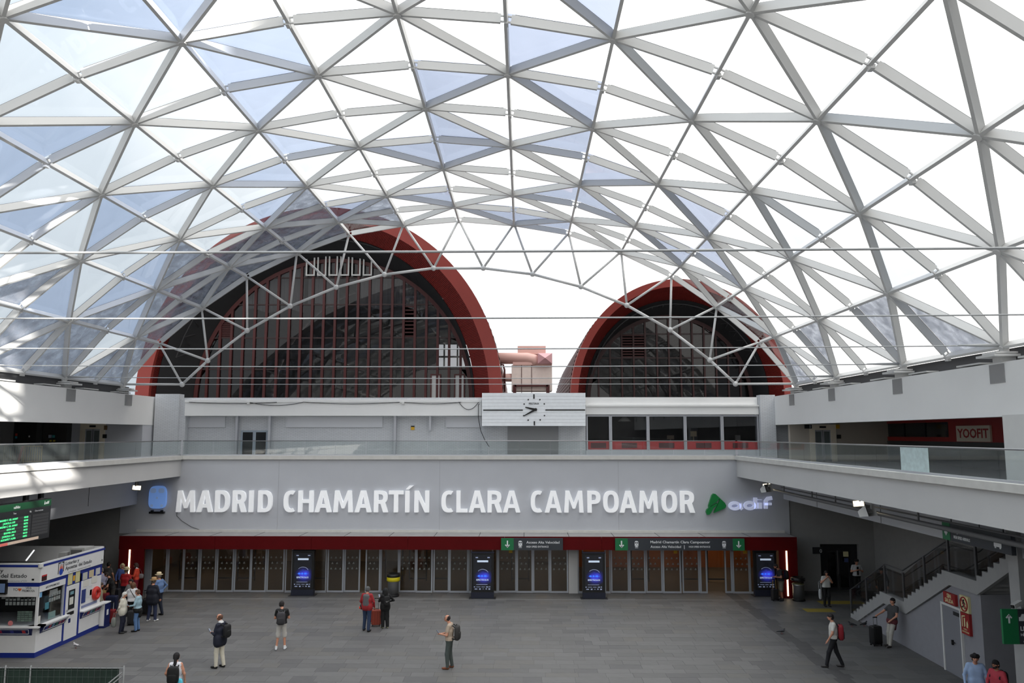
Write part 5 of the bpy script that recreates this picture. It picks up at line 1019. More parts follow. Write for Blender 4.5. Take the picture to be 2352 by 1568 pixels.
kp('side_panel', MB().box(XK - .04, XK + .01, 31.95, YE, .14, 2.22), KW); kp('upper_panel', MB().box(XK - .04, XK + .012, 30.92, YE, 2.18, 2.5), KB)
for y0, y1, z0, z1, c in ((30.98, 31.28, 2.2, 2.62, (206, 200, 150)), (31.5, 31.8, 2.2, 2.62, (206, 200, 150)), (31.34, 31.45, 2.3, 2.5, (226, 170, 40)), (32.02, 32.35, 2.2, 2.48, (190, 190, 180)), (32.48, 32.82, 2.22, 2.5, (200, 184, 150)), (32.98, 33.3, 2.24, 2.5, (196, 196, 196)), (32.1, 32.5, 1.92, 2.18, (214, 212, 204)), (32.7, 33.1, 1.95, 2.22, (214, 212, 204)), (32.02, 32.3, 1.3, 1.82, (40, 56, 120)), (32.35, 32.75, 1.45, 1.9, (210, 212, 214)), (32.6, 32.85, 1.5, 1.72, (206, 140, 140)), (32.05, 33.2, 1.1, 1.2, (120, 126, 160))):
    f_ = kp('notice', MB().box(XK + .012, XK + .026, y0, y1, z0, z1), mat('kn_%d_%d_%d' % c, c, .6))
ring = [(XK + .05, 33.05 + .19 * math.cos(a), 1.5 + .19 * math.sin(a)) for a in np.linspace(0, 2 * math.pi, 21)]
kp('red_ring_ornament', MB().tube(ring, .09, 8).ball((XK + .14, 33.0, 1.66), .05, 8, sc=(.6, 1, 1)), mat('ornament_red', (190, 44, 36), .5), smooth=True)
# tickets and things behind the glass
for i in range(16):
    x = -18.85 + (i % 8) * .14; z = 1.98 - (i // 8) * .16; kp('ticket', MB().box(x, x + .1, YK + .06, YK + .07, z, z + .12), PAP)
for i in range(20):
    x = -18.38 + (i % 4) * .14; z = 1.25 + (i // 4) * .075; kp('ticket', MB().box(x, x + .125, YK + .06, YK + .07, z, z + .062), mat('ticket_green', (150, 168, 150), .6))
for i in range(10): y = 29.95 + (i % 5) * .15; z = 1.95 - (i // 5) * .18; kp('ticket', MB().box(XK - .07, XK - .06, y, y + .12, z, z + .14), PAP)
kp('notice', MB().box(XK - .06, XK - .05, 29.95, 30.45, 2.02, 2.2), PAP); kp('notice', MB().box(XK - .06, XK - .05, 29.72, 29.95, 1.55, 1.8), mat('note_cyan', (110, 190, 200), .6)); kp('notice', MB().box(XK - .06, XK - .05, 29.95, 30.4, 1.15, 1.4), mat('note_mint', (170, 200, 190), .6))
kp('notice', MB().box(XK - .012, XK - .005, 29.22, 29.4, 1.14, 1.42), PAP); kp('notice', MB().box(XK - .012, XK - .005, 29.2, 29.4, 2.08, 2.26), mat('note_blue', (120, 176, 220), .6))
kp('screen_banner', MB().box(-19.0, -18.48, YK + .06, YK + .07, 2.04, 2.1), PAP); kp('screen_banner', MB().box(-18.3, -17.82, YK + .06, YK + .07, 2.04, 2.1), PAP); kp('monitor', MB().box(-18.35, -18.1, YK + .2, YK + .25, 1.75, 1.92), BLACK)
kp('round_sticker', MB(B2).prism([(-18.55 + .09 * math.cos(a), 1.21 + .09 * math.sin(a)) for a in np.linspace(0, 2 * math.pi, 16, endpoint=False)], -.01, .0), mat('sticker_pink', (200, 120, 120), .5))
kp('television', MB().box(-19.8, -18.74, YK - .14, YK - .03, 2.24, 2.75), BLACK); kp('television_screen', MB().box(-19.76, -18.78, YK - .15, YK - .14, 2.3, 2.62), mat('tv_blue', (96, 116, 150), .3, emit=.2))
kp('roof_unit', MB().box(-18.35, -17.75, 32.3, 33.0, 2.75, 3.42), mat('unit_grey', (170, 170, 168), .6)); kp('roof_unit_fan', MB().box(-18.3, -17.85, 32.28, 32.3, 2.85, 3.35), mat('unit_dark', (96, 96, 94), .6)); kp('roof_unit', MB().box(-18.75, -18.45, 32.2, 32.7, 2.75, 3.25), mat('unit_grey', (170, 170, 168), .6))
kp('roof_lamp', MB().tube([(-19.8, 31.8, 3.0), (-19.75, 32.2, 3.35)], .03, 6), mat('tube_lamp', (230, 230, 230), .5, emit=1))
cab = thing('waste_cabinet', 'white and blue waste container beside the lottery kiosk', 'bin', (-17.3, 33.75, 0))
c0 = atz(219, 1447) + Vector((-.14, .33, 0)); cw = .3; put('body', MB().box(c0.x, c0.x + cw, c0.y, c0.y + .42, .08, .98), KW, cab); put('side', MB().box(c0.x + cw, c0.x + cw + .02, c0.y, c0.y + .42, .05, .98), KN, cab); put('base', MB().box(c0.x - .01, c0.x + cw + .03, c0.y - .01, c0.y + .43, 0, .09), KN, cab)
put('flap', MB().box(c0.x + .03, c0.x + cw - .03, c0.y - .012, c0.y, .74, .95), PAP, cab); put('lid', MB().box(c0.x - .015, c0.x + cw + .03, c0.y - .015, c0.y + .44, .98, 1.02), KW, cab); put('symbol', MB().box(c0.x + cw + .02, c0.x + cw + .025, c0.y + .14, c0.y + .28, .5, .72), LETW, cab)
# ================================================================ green netted fence in the near left corner
FY = 22.0; fx = lambda u: aty(u, 1545, FY).x; fz = aty(140, 1532, FY).z
Fn = thing('site_fence', 'wire site fence with dark green netting in the near left corner', 'fence', (fx(140), FY, 0)); FM = mat('fence_wire', (128, 130, 130), .5, .4)
for u in (12, 70, 284): put('post', MB().tube([(fx(u), FY, 0), (fx(u), FY, fz + .05)], .025, 8), FM, Fn, smooth=True)
put('rail', MB().tube([(fx(-60), FY, fz - .02), (fx(284), FY, fz - .02)], .018, 6), FM, Fn)
wm = MB()
for q in range(26): x = fx(-60) + (fx(284) - fx(-60)) * q / 26; wm.box(x - .003, x + .003, FY - .02, FY - .012, .05, fz)
for q in range(10): z = .1 + q * fz / 10; wm.box(fx(-60), fx(284), FY - .026, FY - .02, z - .003, z + .003)
put('wire_mesh', wm, mat('mesh_wire', (84, 94, 90), .6), Fn, kind='stuff')
put('netting', MB().box(fx(-60), fx(272), FY + .02, FY + .03, .02, fz - .02), mat('green_net', (38, 56, 48), .8, var=.2, scale=3), Fn)
put('brace', MB().tube([(fx(284), FY - .1, fz - .1), (fx(225), FY - .8, fz - .75)], .02, 6).tube([(fx(284), FY - .1, fz - .2), (fx(225), FY - .8, fz - .85)], .02, 6), FM, Fn)
put('foot', MB().box(fx(284) - .3, fx(284) + .3, FY - .1, FY + .1, 0, .12), mat('fence_foot', (90, 90, 90), .8), Fn)
# ================================================================ people
def surfnet(fn, lo, hi, h):
    """smooth closed surface of a distance field sampled on a grid"""
    ax = [np.arange(lo[i], hi[i] + h, h) for i in range(3)]; G = np.meshgrid(*ax, indexing='ij'); f = fn(G[0], G[1], G[2]); s = f < 0
    nx, ny, nz = (k - 1 for k in f.shape); acc = np.zeros((nx, ny, nz, 3)); cnt = np.zeros((nx, ny, nz))
    offs = [(i, j, k) for i in (0, 1) for j in (0, 1) for k in (0, 1)]
    for a in offs:
        for d in range(3):
            if a[d]: continue
            b = list(a); b[d] = 1; sa = tuple(slice(a[i], a[i] + n_) for i, n_ in enumerate((nx, ny, nz))); sb = tuple(slice(b[i], b[i] + n_) for i, n_ in enumerate((nx, ny, nz)))
            fa, fb_ = f[sa], f[sb]; x = (fa < 0) != (fb_ < 0); t = np.where(x, fa / np.where(x, fa - fb_, 1), 0)
            for e in range(3): acc[..., e] += np.where(x, (t if e == d else a[e]), 0)
            cnt += x
    act = cnt > 0; idx = -np.ones((nx, ny, nz), int); idx[act] = np.arange(act.sum()); ijk = np.argwhere(act)
    V = (ijk + acc[act] / cnt[act][:, None]) * h + np.array(lo); Q = []
    for d in range(3):
        e, g = [q for q in range(3) if q != d]; A = [slice(1, -1)] * 3; A[d] = slice(0, -1); B_ = list(A); B_[d] = slice(1, None)
        s0, s1 = s[tuple(A)], s[tuple(B_)]; P = np.argwhere(s0 != s1)
        if not len(P): continue
        fl_ = s0[tuple(P.T)]; P = P + 1; P[:, d] -= 1
        def at_(de, dg): q = P.copy(); q[:, e] -= de; q[:, g] -= dg; return idx[q[:, 0], q[:, 1], q[:, 2]]
        q = np.stack([at_(1, 1), at_(0, 1), at_(0, 0), at_(1, 0)], 1); flip = fl_ if d != 1 else ~fl_; q[~flip] = q[~flip][:, ::-1]; Q.append(q)
    return V, np.concatenate(Q)
def seg_d(P, a, b, ra, rb):
    a, b = np.array(a, float), np.array(b, float); d = b - a; L = max((d * d).sum(), 1e-9)
    t = np.clip(((P[0] - a[0]) * d[0] + (P[1] - a[1]) * d[1] + (P[2] - a[2]) * d[2]) / L, 0, 1)
    return np.sqrt((P[0] - a[0] - t * d[0]) ** 2 + (P[1] - a[1] - t * d[1]) ** 2 + (P[2] - a[2] - t * d[2]) ** 2) - (ra + (rb - ra) * t)
def blob(prims, h=.02, k=.035):
    """prims: (a, b, ra, rb, material); returns verts, quads, material index per quad, materials"""
    lo = [min(min(p[0][i] - p[2], p[1][i] - p[3]) for p in prims) - .06 for i in range(3)]; hi = [max(max(p[0][i] + p[2], p[1][i] + p[3]) for p in prims) + .06 for i in range(3)]
    def fn(X, Y, Z):
        r = None
        for a, b, ra, rb, m in prims:
            d = seg_d((X, Y, Z), a, b, ra, rb)
            if r is None: r = d
            else: hh = np.clip(.5 + .5 * (r - d) / k, 0, 1); r = r * (1 - hh) + d * hh - k * hh * (1 - hh)
        return r
    V, Q = surfnet(fn, lo, hi, h); C = V[Q].mean(1); D = np.stack([seg_d(C.T, a, b, ra, rb) for a, b, ra, rb, m in prims]); w = D.argmin(0)
    ms = []; 
    for p in prims:
        if p[4] not in ms: ms.append(p[4])
    mi = np.array([ms.index(p[4]) for p in prims])[w]
    return V, Q, mi, ms
def blob_obj(name, prims, parent, h=.02, k=.035, extra=None):
    V, Q, mi, ms = blob(prims, h, k); mb = MB(); mb.v = [tuple(v) for v in V]; mb.f = [tuple(int(i) for i in q) for q in Q]; mb.m = [int(i) for i in mi]
    if extra:
        for add, m in extra:
            if m not in ms: ms.append(m)
            add(mb, ms.index(m))
    return put(name, mb, ms, parent, world=False, smooth=True)
def cm(c, r=.75): return mat('cloth_%d_%d_%d' % c, c, r, var=.06, scale=14)
SKIN = mat('skin', (196, 140, 114), .55); SKIND = mat('skin_tan', (158, 106, 82), .55); EYEM = mat('eye_dark', (30, 24, 22), .3); LIPM = mat('lips', (150, 84, 76), .5)
def person(label, pos, rz, H=1.72, top=(200, 200, 200), sleeve='long', bottom=(40, 40, 60), legs='long', shoes=(20, 20, 20), hair=(50, 36, 28), style='short', skin=None, girth=1.0, hat=None,
           L=((-.27, .02, 1.14), (-.25, .12, .90)), R=((.27, .02, 1.14), (.25, .12, .90)), feet=((-.10, .02), (.10, -.02)), turn=(0, .06), lean=(0, 0), jacket=False, collar=None, waist=None, woman=False, group=None, panel=None, sox=None, beard=None, hem=.84):
    """standing figure; local +y is where it faces, +x its right hand side; L, R: elbow and wrist"""
    t = thing('person', label, 'person', (pos.x, pos.y, 0), rz, group); s = H / 1.72; sk = skin or SKIN; T = cm(top); Bm = cm(bottom); Sh = cm(shoes, .5); g = girth
    P = []; lx, ly = lean; hd = lambda z: (lx * max(0, (z - .9)) / .6, ly * max(0, (z - .9)) / .6)
    def pt(x, y, z): dx_, dy_ = hd(z); return ((x + dx_) * s, (y + dy_) * s, z * s)
    def add(a, b, ra, rb, m): P.append((pt(*a), pt(*b), ra * s, rb * s, m))
    sw = .155 if woman else .172
    # trunk
    add((-.075 * g, 0, .93), (.075 * g, 0, .93), .115 * g, .115 * g, T if jacket else Bm); add((-.06 * g, .015 * g, 1.06), (.06 * g, .015 * g, 1.06), .115 * g, .115 * g, T); add((-.085, 0, 1.22), (.085, 0, 1.22), .125 * g, .125 * g, T); add((-sw + .05, -.01, 1.38), (sw - .05, -.01, 1.38), .085, .085, T)
    if jacket or hem < .84: add((-.09 * g, 0, hem + .06), (.09 * g, 0, hem + .06), .125 * g, .125 * g, T); add((-.08 * g, 0, 1.0), (.08 * g, 0, 1.0), .128 * g, .128 * g, T)
    else: add((-.075 * g, .0, .98), (.075 * g, .0, .98), .122 * g, .122 * g, T)
    for zz, rr in ((1.14, .118), (1.30, .112)): add((-.078, .004, zz), (.078, .004, zz), rr * (g if zz < 1.2 else 1), rr * (g if zz < 1.2 else 1), T)
    if jacket or hem < .84:
        for zz in np.arange(hem + .11, 1.0, .05): add((-.088 * g, 0, zz), (.088 * g, 0, zz), .124 * g, .124 * g, T)
    if waist: add((-.08 * g, 0, .90), (.08 * g, 0, .90), .14 * g, .14 * g, cm(waist)); add((0, -.1, .86), (0, -.1, .62), .1, .06, cm(waist))
    if panel: add((-.05, -.075, 1.06), (-.05, -.085, 1.36), .088, .08, cm(panel)); add((.05, -.075, 1.06), (.05, -.085, 1.36), .088, .08, cm(panel))
    tx, ty = turn
    add((0, -.01, 1.42), (tx * .3, .015 + ty * .2, 1.53), .056, .052, sk)
    if collar: add((-.03, 0, 1.46), (.03, 0, 1.46), .062, .062, cm(collar))
    hx, hy = tx * .5, .025 + ty * .35; hc = np.array((hx, hy, 1.615))
    add((hx, hy - .012, 1.635), (hx, hy + .002, 1.60), .085, .075, sk); add((hx, hy + .03, 1.575), (hx, hy + .045, 1.545), .05, .036, sk)      # skull, jaw
    # arms
    for sgn, (el, ha) in ((-1, L), (1, R)):
        sh = (sgn * sw, -.01, 1.395); el_, ha_ = np.array(el), np.array(ha); m0 = T if sleeve != 'none' else sk; m1 = T if sleeve == 'long' else sk; mid = np.array(sh) * .45 + el_ * .55; w = 1.18 if sleeve != 'none' else 1.0
        add(sh, tuple(mid), .056 * w, .047 * w, m0); add(tuple(mid), tuple(el_), (.05 if sleeve == 'long' else .043), .042 if sleeve == 'long' else .038, m1); d = ha_ - el_; add(tuple(el_), tuple(el_ + d * .96), .044 if sleeve == 'long' else .038, .034 if sleeve == 'long' else .026, m1)
        u = d / max(np.linalg.norm(d), 1e-6); add(tuple(ha_), tuple(ha_ + u * .075), .027, .033, sk)
    # legs
    for sgn, (fx_, fy_) in ((-1, feet[0]), (1, feet[1])):
        hip = (sgn * .085 * g, 0, .90); kn = (sgn * .092 * .6 + fx_ * .4, .03 + fy_ * .5, .49); an = (fx_, fy_ - .02, .085); wl = 1.45 if legs == 'wide' else 1.12 if legs == 'long' else 1.0
        bare = legs == 'short'; m2 = sk if bare else Bm
        add(hip, kn, .092 * g, .064 * wl * (1.15 if bare else 1), Bm)
        if bare: add((kn[0], kn[1], .56), (kn[0], kn[1], .5), .082, .078, Bm); add((kn[0], kn[1], .46), an, .052, .034, sk); add((an[0], an[1], .13), (an[0], an[1], .1), .042, .042, cm(sox or shoes))
        else: add(kn, (an[0], an[1], .10), .066 * wl, .05 * wl, Bm)
        add((fx_, fy_ - .045, .045), (fx_ * 1.15, fy_ + .14, .04), .042, .036, Sh)
    ex = []
    for sgn in (-1, 1):
        o = np.array(pt(hx + sgn * .032, hy + .072, 1.615)); ex.append((lambda mb, m, o=o: mb.ball(o, .012 * s, 6, m), EYEM)); o2 = np.array(pt(hx + sgn * .088, hy - .005, 1.605)); ex.append((lambda mb, m, o=o2: mb.ball(o, .024 * s, 6, m, sc=(.5, .8, 1.2)), sk))
        o3 = np.array(pt(hx + sgn * .033, hy + .078, 1.64)); ex.append((lambda mb, m, o=o3: mb.box(o[0] - .018, o[0] + .018, o[1] - .006, o[1] + .006, o[2] - .004, o[2] + .004, m), mat('hair_%d_%d_%d' % hair, hair, .8)))
    ns = [pt(hx, hy + .078, 1.615), pt(hx, hy + .1, 1.583), pt(hx, hy + .078, 1.577)]; ex.append((lambda mb, m: mb.tube(ns, [.009 * s, .015 * s, .012 * s], 6, m), sk)); mo = pt(hx, hy + .082, 1.553); ex.append((lambda mb, m: mb.box(mo[0] - .022, mo[0] + .022, mo[1] - .008, mo[1] + .004, mo[2] - .005, mo[2] + .005, m), LIPM))
    for sgn, (el, ha) in ((-1, L), (1, R)):
        u = np.array(ha) - np.array(el); u = u / max(np.linalg.norm(u), 1e-6); side = np.cross(u, (0, 0, 1)); side = side / max(np.linalg.norm(side), 1e-6) if np.linalg.norm(side) > .1 else np.array((0, 1., 0)); nv = np.cross(side, u); b0 = np.array(ha) + u * .075; inn = np.array((-sgn, .3, 0)); inn = inn / np.linalg.norm(inn)
        for q in range(4):
            a = b0 + side * (.024 - .016 * q); ln = (.062, .072, .068, .052)[q]; c1 = a + u * ln * .6 + inn * .006; c2 = c1 + u * ln * .4 + inn * .022
            ex.append((lambda mb, m, p=[pt(*a), pt(*c1), pt(*c2)]: mb.tube(p, [.0095, .0088, .0075], 5, m), sk))
        a = np.array(ha) + u * .03 + side * .028; ex.append((lambda mb, m, p=[pt(*a), pt(*(a + side * .02 + u * .025)), pt(*(a + side * .022 + u * .055))]: mb.tube(p, [.011, .010, .008], 5, m), sk))
    blob_obj('body', P, t, .021, .03, ex)
    # hair, hat
    HM = mat('hair_%d_%d_%d' % hair, hair, .8); c = lambda x, y, z: pt(hx + x, hy + y, z)
    if style == 'bald': hp = [(c(-.07, -.03, 1.60), c(-.06, -.06, 1.58), .035, .035, HM), (c(.07, -.03, 1.60), c(.06, -.06, 1.58), .035, .035, HM), (c(-.04, -.075, 1.61), c(.04, -.075, 1.61), .04, .04, HM), (c(-.05, -.06, 1.65), c(.05, -.06, 1.65), .045, .045, HM)]
    else: hp = [(c(0, -.02, 1.636), c(0, -.035, 1.60), .092, .082, HM), (c(0, .015, 1.662), c(0, .04, 1.668), .07, .05, HM), (c(-.06, -.02, 1.62), c(-.055, -.05, 1.56), .035, .03, HM), (c(.06, -.02, 1.62), c(.055, -.05, 1.56), .035, .03, HM)]
    if style == 'curly': hp += [(c(x, y, z), c(x, y, z), .045, .045, HM) for x, y, z in ((-.06, .03, 1.69), (.06, .03, 1.69), (0, .05, 1.71), (-.08, -.03, 1.66), (.08, -.03, 1.66), (0, -.06, 1.7))]
    if style in ('long', 'tail'): hp += [(c(0, -.085, 1.60), c(0, -.11, 1.42), .06 if style == 'long' else .04, .05, HM), (c(0, -.11, 1.42), c(0, -.12, 1.2 if style == 'tail' else 1.32), .045, .03, HM)]
    if style == 'bob': hp += [(c(-.08, -.01, 1.62), c(-.075, -.01, 1.52), .04, .035, HM), (c(.08, -.01, 1.62), c(.075, -.01, 1.52), .04, .035, HM), (c(0, -.08, 1.6), c(0, -.075, 1.5), .06, .05, HM)]
    if style == 'scarf': hp += [(c(0, -.05, 1.6), c(0, -.05, 1.45), .095, .11, HM), (c(-.08, 0, 1.6), c(-.07, .02, 1.45), .05, .06, HM), (c(.08, 0, 1.6), c(.07, .02, 1.45), .05, .06, HM)]
    blob_obj('hair', [(tuple(a), tuple(b), ra * s, rb * s, m) for a, b, ra, rb, m in hp], t, .014, .02)
    if beard: blob_obj('beard', [(c(-.045, .035, 1.56), c(0, .05, 1.53), .034, .034, HM), (c(.045, .035, 1.56), c(0, .05, 1.53), .034, .034, HM)], t, .013, .015)
    if hat:
        o = c(0, -.01, 1.672); ht_ = put('hat', MB().lathe([(.165, -.012), (.172, .0), (.105, .012), (.10, .085), (.075, .105), (.02, .098)], o, 20), mat('straw_%d' % hat[0], hat, .8, var=.08, scale=30), t, world=False, smooth=True); put('hat_band', MB().lathe([(.109, .012), (.107, .035), (.102, .036), (.1, .012)], o, 20), mat('hat_band_%d' % hat[0], (90, 66, 40), .8), ht_, world=False)
    t['H_'] = H; return t
def loc(t, x, y, z):
    s = t['H_'] / 1.72; r = t.rotation_euler.z; x, y, z = x * s, y * s, z * s
    return Vector((t.location.x + x * math.cos(r) - y * math.sin(r), t.location.y + x * math.sin(r) + y * math.cos(r), z))
def superel(mb, c, a, b, h, e=.35, n=16, m=0):
    """rounded box"""
    sg = lambda v: math.copysign(abs(v) ** e, v); vs = []; k = n // 2
    for i in range(1, k):
        p = math.pi * i / k - math.pi / 2
        for j in range(n): q = 2 * math.pi * (j + .5) / n; vs.append((c[0] + a * sg(math.cos(p)) * sg(math.cos(q)), c[1] + b * sg(math.cos(p)) * sg(math.sin(q)), c[2] + h * sg(math.sin(p))))
    fs = [(i * n + j, i * n + (j + 1) % n, (i + 1) * n + (j + 1) % n, (i + 1) * n + j) for i in range(k - 2) for j in range(n)] + [tuple(range(n))[::-1], tuple((k - 2) * n + j for j in range(n))]
    return mb.add(vs, fs, m)
def backpack(label, t, col, strap=None, size=1.0, pocket=None, mark=None, back=.22, z=1.2):
    p = loc(t, 0, -back, z); b = thing('backpack', label, 'backpack', p, t.rotation_euler.z); C_ = cm(col); S_ = cm(strap or tuple(int(x * .7) for x in col)); w, d, h = .155 * size, .085 * size, .24 * size
    q = lambda nm, mb, m, par=None, **k: put(nm, mb, m, par or b, world=False, **k)
    bg_ = q('bag', superel(MB(), (0, 0, 0), w, d, h, .5), C_, smooth=True); q('pocket', superel(MB(), (0, -d * .85, -h * .32), w * .78, d * .4, h * .5, .5), cm(pocket or tuple(int(x * .8) for x in col)), bg_, smooth=True)
    for s in (-1, 1): q('strap', MB().tube([(s * .09, .06, h * .72), (s * .11, .13, h * .98), (s * .125, .25, h * .98), (s * .14, .34, h * .4), (s * .15, .22, -h * .6), (s * .12, .06, -h * .8)], .02, 6), S_, smooth=True)
    q('grab_loop', MB().tube([(-.04, .03, h * .96), (-.03, .03, h * 1.12), (.03, .03, h * 1.12), (.04, .03, h * .96)], .01, 5), S_)
    if mark: q('mark', MB().prism([(-.07, -.02), (-.02, -.04), (.09, .03), (-.02, -.005), (-.055, .01)], -d * 1.3, -d * 1.26), cm(mark), bg_)
    return b
def suitcase(label, pos, rz, col, w=.36, d=.22, h=.58, handle=True, hh=.42, hcol=(90, 90, 92)):
    b = thing('suitcase', label, 'suitcase', (pos.x, pos.y, 0), rz); C_ = mat('case_%d_%d_%d' % col, col, .45); q = lambda nm, mb, m, par=None, **k: put(nm, mb, m, par or b, world=False, **k)
    sh_ = q('shell', superel(MB(), (0, 0, .05 + h / 2), w / 2, d / 2, h / 2, .22), C_, smooth=False); q('seam', MB().box(-w / 2 - .004, w / 2 + .004, -.012, .012, .08, h + .02), DARK, sh_)
    for k in range(4): x = -w / 2 + w * (k + .5) / 4; q('groove', MB().box(x - .012, x + .012, -d / 2 - .006, d / 2 + .006, .1, h - .02), mat('case_rib_%d_%d_%d' % col, tuple(int(v * .82) for v in col), .5), sh_)
    for sx_ in (-1, 1):
        for sy_ in (-1, 1): q('wheel', MB().tube([(sx_ * w * .38 - .015, sy_ * d * .34, .03), (sx_ * w * .38 + .015, sy_ * d * .34, .03)], .03, 10), BLACK)
    if handle: hn_ = q('handle', MB().tube([(-.08, 0, h), (-.08, 0, h + hh), (.08, 0, h + hh), (.08, 0, h)], .012, 6), cm(hcol, .4)); q('grip', MB().box(-.09, .09, -.02, .02, h + hh - .015, h + hh + .02), BLACK, hn_)
    q('top_grip', MB().tube([(-.08, .03, h + .04), (-.06, .03, h + .075), (.06, .03, h + .075), (.08, .03, h + .04)], .012, 5), BLACK); return b
def phone(label, t, side=-1, wrist=None, up=.06, fwd=.07):
    p = loc(t, wrist[0], wrist[1] + fwd, wrist[2] + up); b = thing('mobile_phone', label, 'phone', p, t.rotation_euler.z); M_ = Matrix.Rotation(-.7, 4, 'X'); put('body', MB(M_).box(-.036, .036, -.005, .005, -.075, .075), BLACK, b, world=False); put('screen', MB(M_).box(-.032, .032, -.007, -.005, -.07, .07), mat('phone_screen', (120, 130, 150), .2), b, world=False)
PI = math.pi
def heads(u, v, H): return atz(u, v, H)
READ = dict(L=((-.25, .05, 1.12), (-.10, .27, 1.12)), R=((.25, .05, 1.12), (.06, .27, 1.10)))   # both hands before the chest
face = lambda dx_, dy_: math.atan2(-dx_, dy_)       # local +y to (dx, dy)
# --- open floor
a = person('man in navy blazer and beige trousers looking at a phone', atz(503, 1533), face(-1, .35), 1.79, (22, 26, 44), bottom=(206, 200, 184), hair=(96, 64, 48), style='bald', girth=1.18, collar=(214, 214, 214), jacket=True, hem=.76, turn=(0, .16), feet=((-.12, .05), (.1, -.08)), **READ)
backpack('black rucksack worn by the man in the navy blazer', a, (26, 25, 27), size=.95, back=.27); phone('phone held by the man in the navy blazer', a, -1, (-.06, .32, 1.12))
a = person('young man in black T-shirt and pale shorts seen from behind', atz(645, 1492), face(-.15, 1), 1.76, (14, 14, 15), sleeve='short', bottom=(190, 186, 180), legs='short', shoes=(220, 222, 226), sox=(220, 220, 220), hair=(34, 28, 26), girth=.98, feet=((-.16, -.02), (.13, .04)), turn=(-.06, .12), **READ)
backpack('dark grey rucksack worn over the black T-shirt', a, (62, 60, 64), strap=(78, 78, 80), size=1.0, back=.22, z=1.16)
a = person('woman in white tank top with long dark ponytail and black rucksack', heads(405, 1499, 1.68), face(-.1, 1), 1.68, (214, 214, 220), sleeve='none', bottom=(40, 60, 76), hair=(22, 18, 20), style='tail', woman=True, girth=1.0, L=((-.27, .0, 1.14), (-.27, .16, 1.0)), R=((.26, -.01, 1.12), (.27, .06, .86)))
backpack('slim black rucksack worn by the woman in the white tank top', a, (16, 16, 17), size=1.05, back=.21, z=1.14)
p = loc(a, .17, -.13, .98); b = thing('beach_bag', 'turquoise cloth bag hanging at the hip of the woman in the tank top', 'bag', p, a.rotation_euler.z); put('cloth', superel(MB(), (0, 0, -.12), .09, .06, .17, .7), mat('turquoise', (90, 196, 220), .7, var=.2, scale=20, stretch=(1, 1, .1)), b, world=False, smooth=True); put('strap', MB().tube([(-.04, .03, .03), (-.12, .1, .4), (-.2, .1, .46)], .01, 5), BLACK, b, world=False)
a = person('man in red jacket with grey back panel and blue jeans', atz(842, 1449), face(.25, 1), 1.77, (150, 32, 38), bottom=(34, 50, 78), hair=(84, 84, 84), girth=1.1, jacket=True, hem=.86, panel=(92, 90, 92), feet=((-.14, .06), (.13, -.1)), R=((.28, .02, 1.14), (.25, .14, .92)), L=((-.28, .0, 1.14), (-.22, .14, .92)))
p = loc(a, -.22, .05, .93); b = thing('waist_bag', 'black and orange bag at the hip of the man in the red jacket', 'bag', p, a.rotation_euler.z); put('pouch', superel(MB(), (0, 0, 0), .09, .15, .11, .7), cm((26, 22, 24)), b, world=False, smooth=True); put('flap', superel(MB(), (-.05, -.05, -.03), .06, .1, .06, .7), mat('bag_orange', (230, 70, 40), .6), b, world=False, smooth=True)
suitcase('orange-red suitcase between the man in the red jacket and the woman in black', atz(864, 1437), .1, (150, 62, 44), hh=.5, w=.4, h=.62)
suitcase('crimson suitcase half hidden behind the jeans of the man in the red jacket', atz(853, 1430), .1, (120, 26, 36), h=.5, handle=False, w=.3)
a = person('woman in black headscarf, coat and wide trousers holding up a phone', atz(884, 1442), face(-.5, 1), 1.62, (13, 13, 14), bottom=(12, 12, 13), legs='wide', shoes=(150, 150, 120), hair=(15, 15, 16), style='scarf', woman=True, girth=1.05, jacket=True, hem=.8, L=((-.26, .08, 1.16), (-.17, .27, 1.25)), R=((.38, -.02, 1.16), (.2, .1, 1.1)))
backpack('black rucksack with a small grey mark worn by the woman in black', a, (20, 20, 21), size=.85, mark=(130, 130, 130), back=.22); phone('pale phone raised by the woman in black', a, -1, (-.17, .3, 1.25), up=.08)
a = person('man in beige T-shirt and green trousers reading a phone', atz(1032, 1535), face(-1, .12), 1.78, (176, 158, 140), sleeve='short', bottom=(70, 78, 76), shoes=(120, 66, 40), hair=(40, 30, 28), style='bald', girth=1.05, turn=(0, .2), feet=((-.11, .06), (.11, -.05)), **READ)
backpack('dark grey leather rucksack worn by the man in the beige T-shirt', a, (52, 50, 48), size=1.05, back=.26, z=1.16); phone('black phone held by the man in the beige T-shirt', a, -1, (-.05, .32, 1.12))
a = person('man in white T-shirt and black trousers walking with a red rucksack', atz(1917, 1532), face(-1, .25), 1.79, (196, 194, 188), sleeve='short', bottom=(16, 16, 22), shoes=(58, 54, 54), hair=(28, 22, 22), feet=((-.1, .27), (.1, -.24)), turn=(0, .1), L=((-.27, .06, 1.13), (-.24, .2, .9)), R=((.27, -.08, 1.13), (.25, -.02, .88)))
backpack('red rucksack worn by the walking man', a, (134, 22, 34), strap=(30, 24, 28), size=1.1, pocket=(30, 26, 30), back=.24, z=1.14)
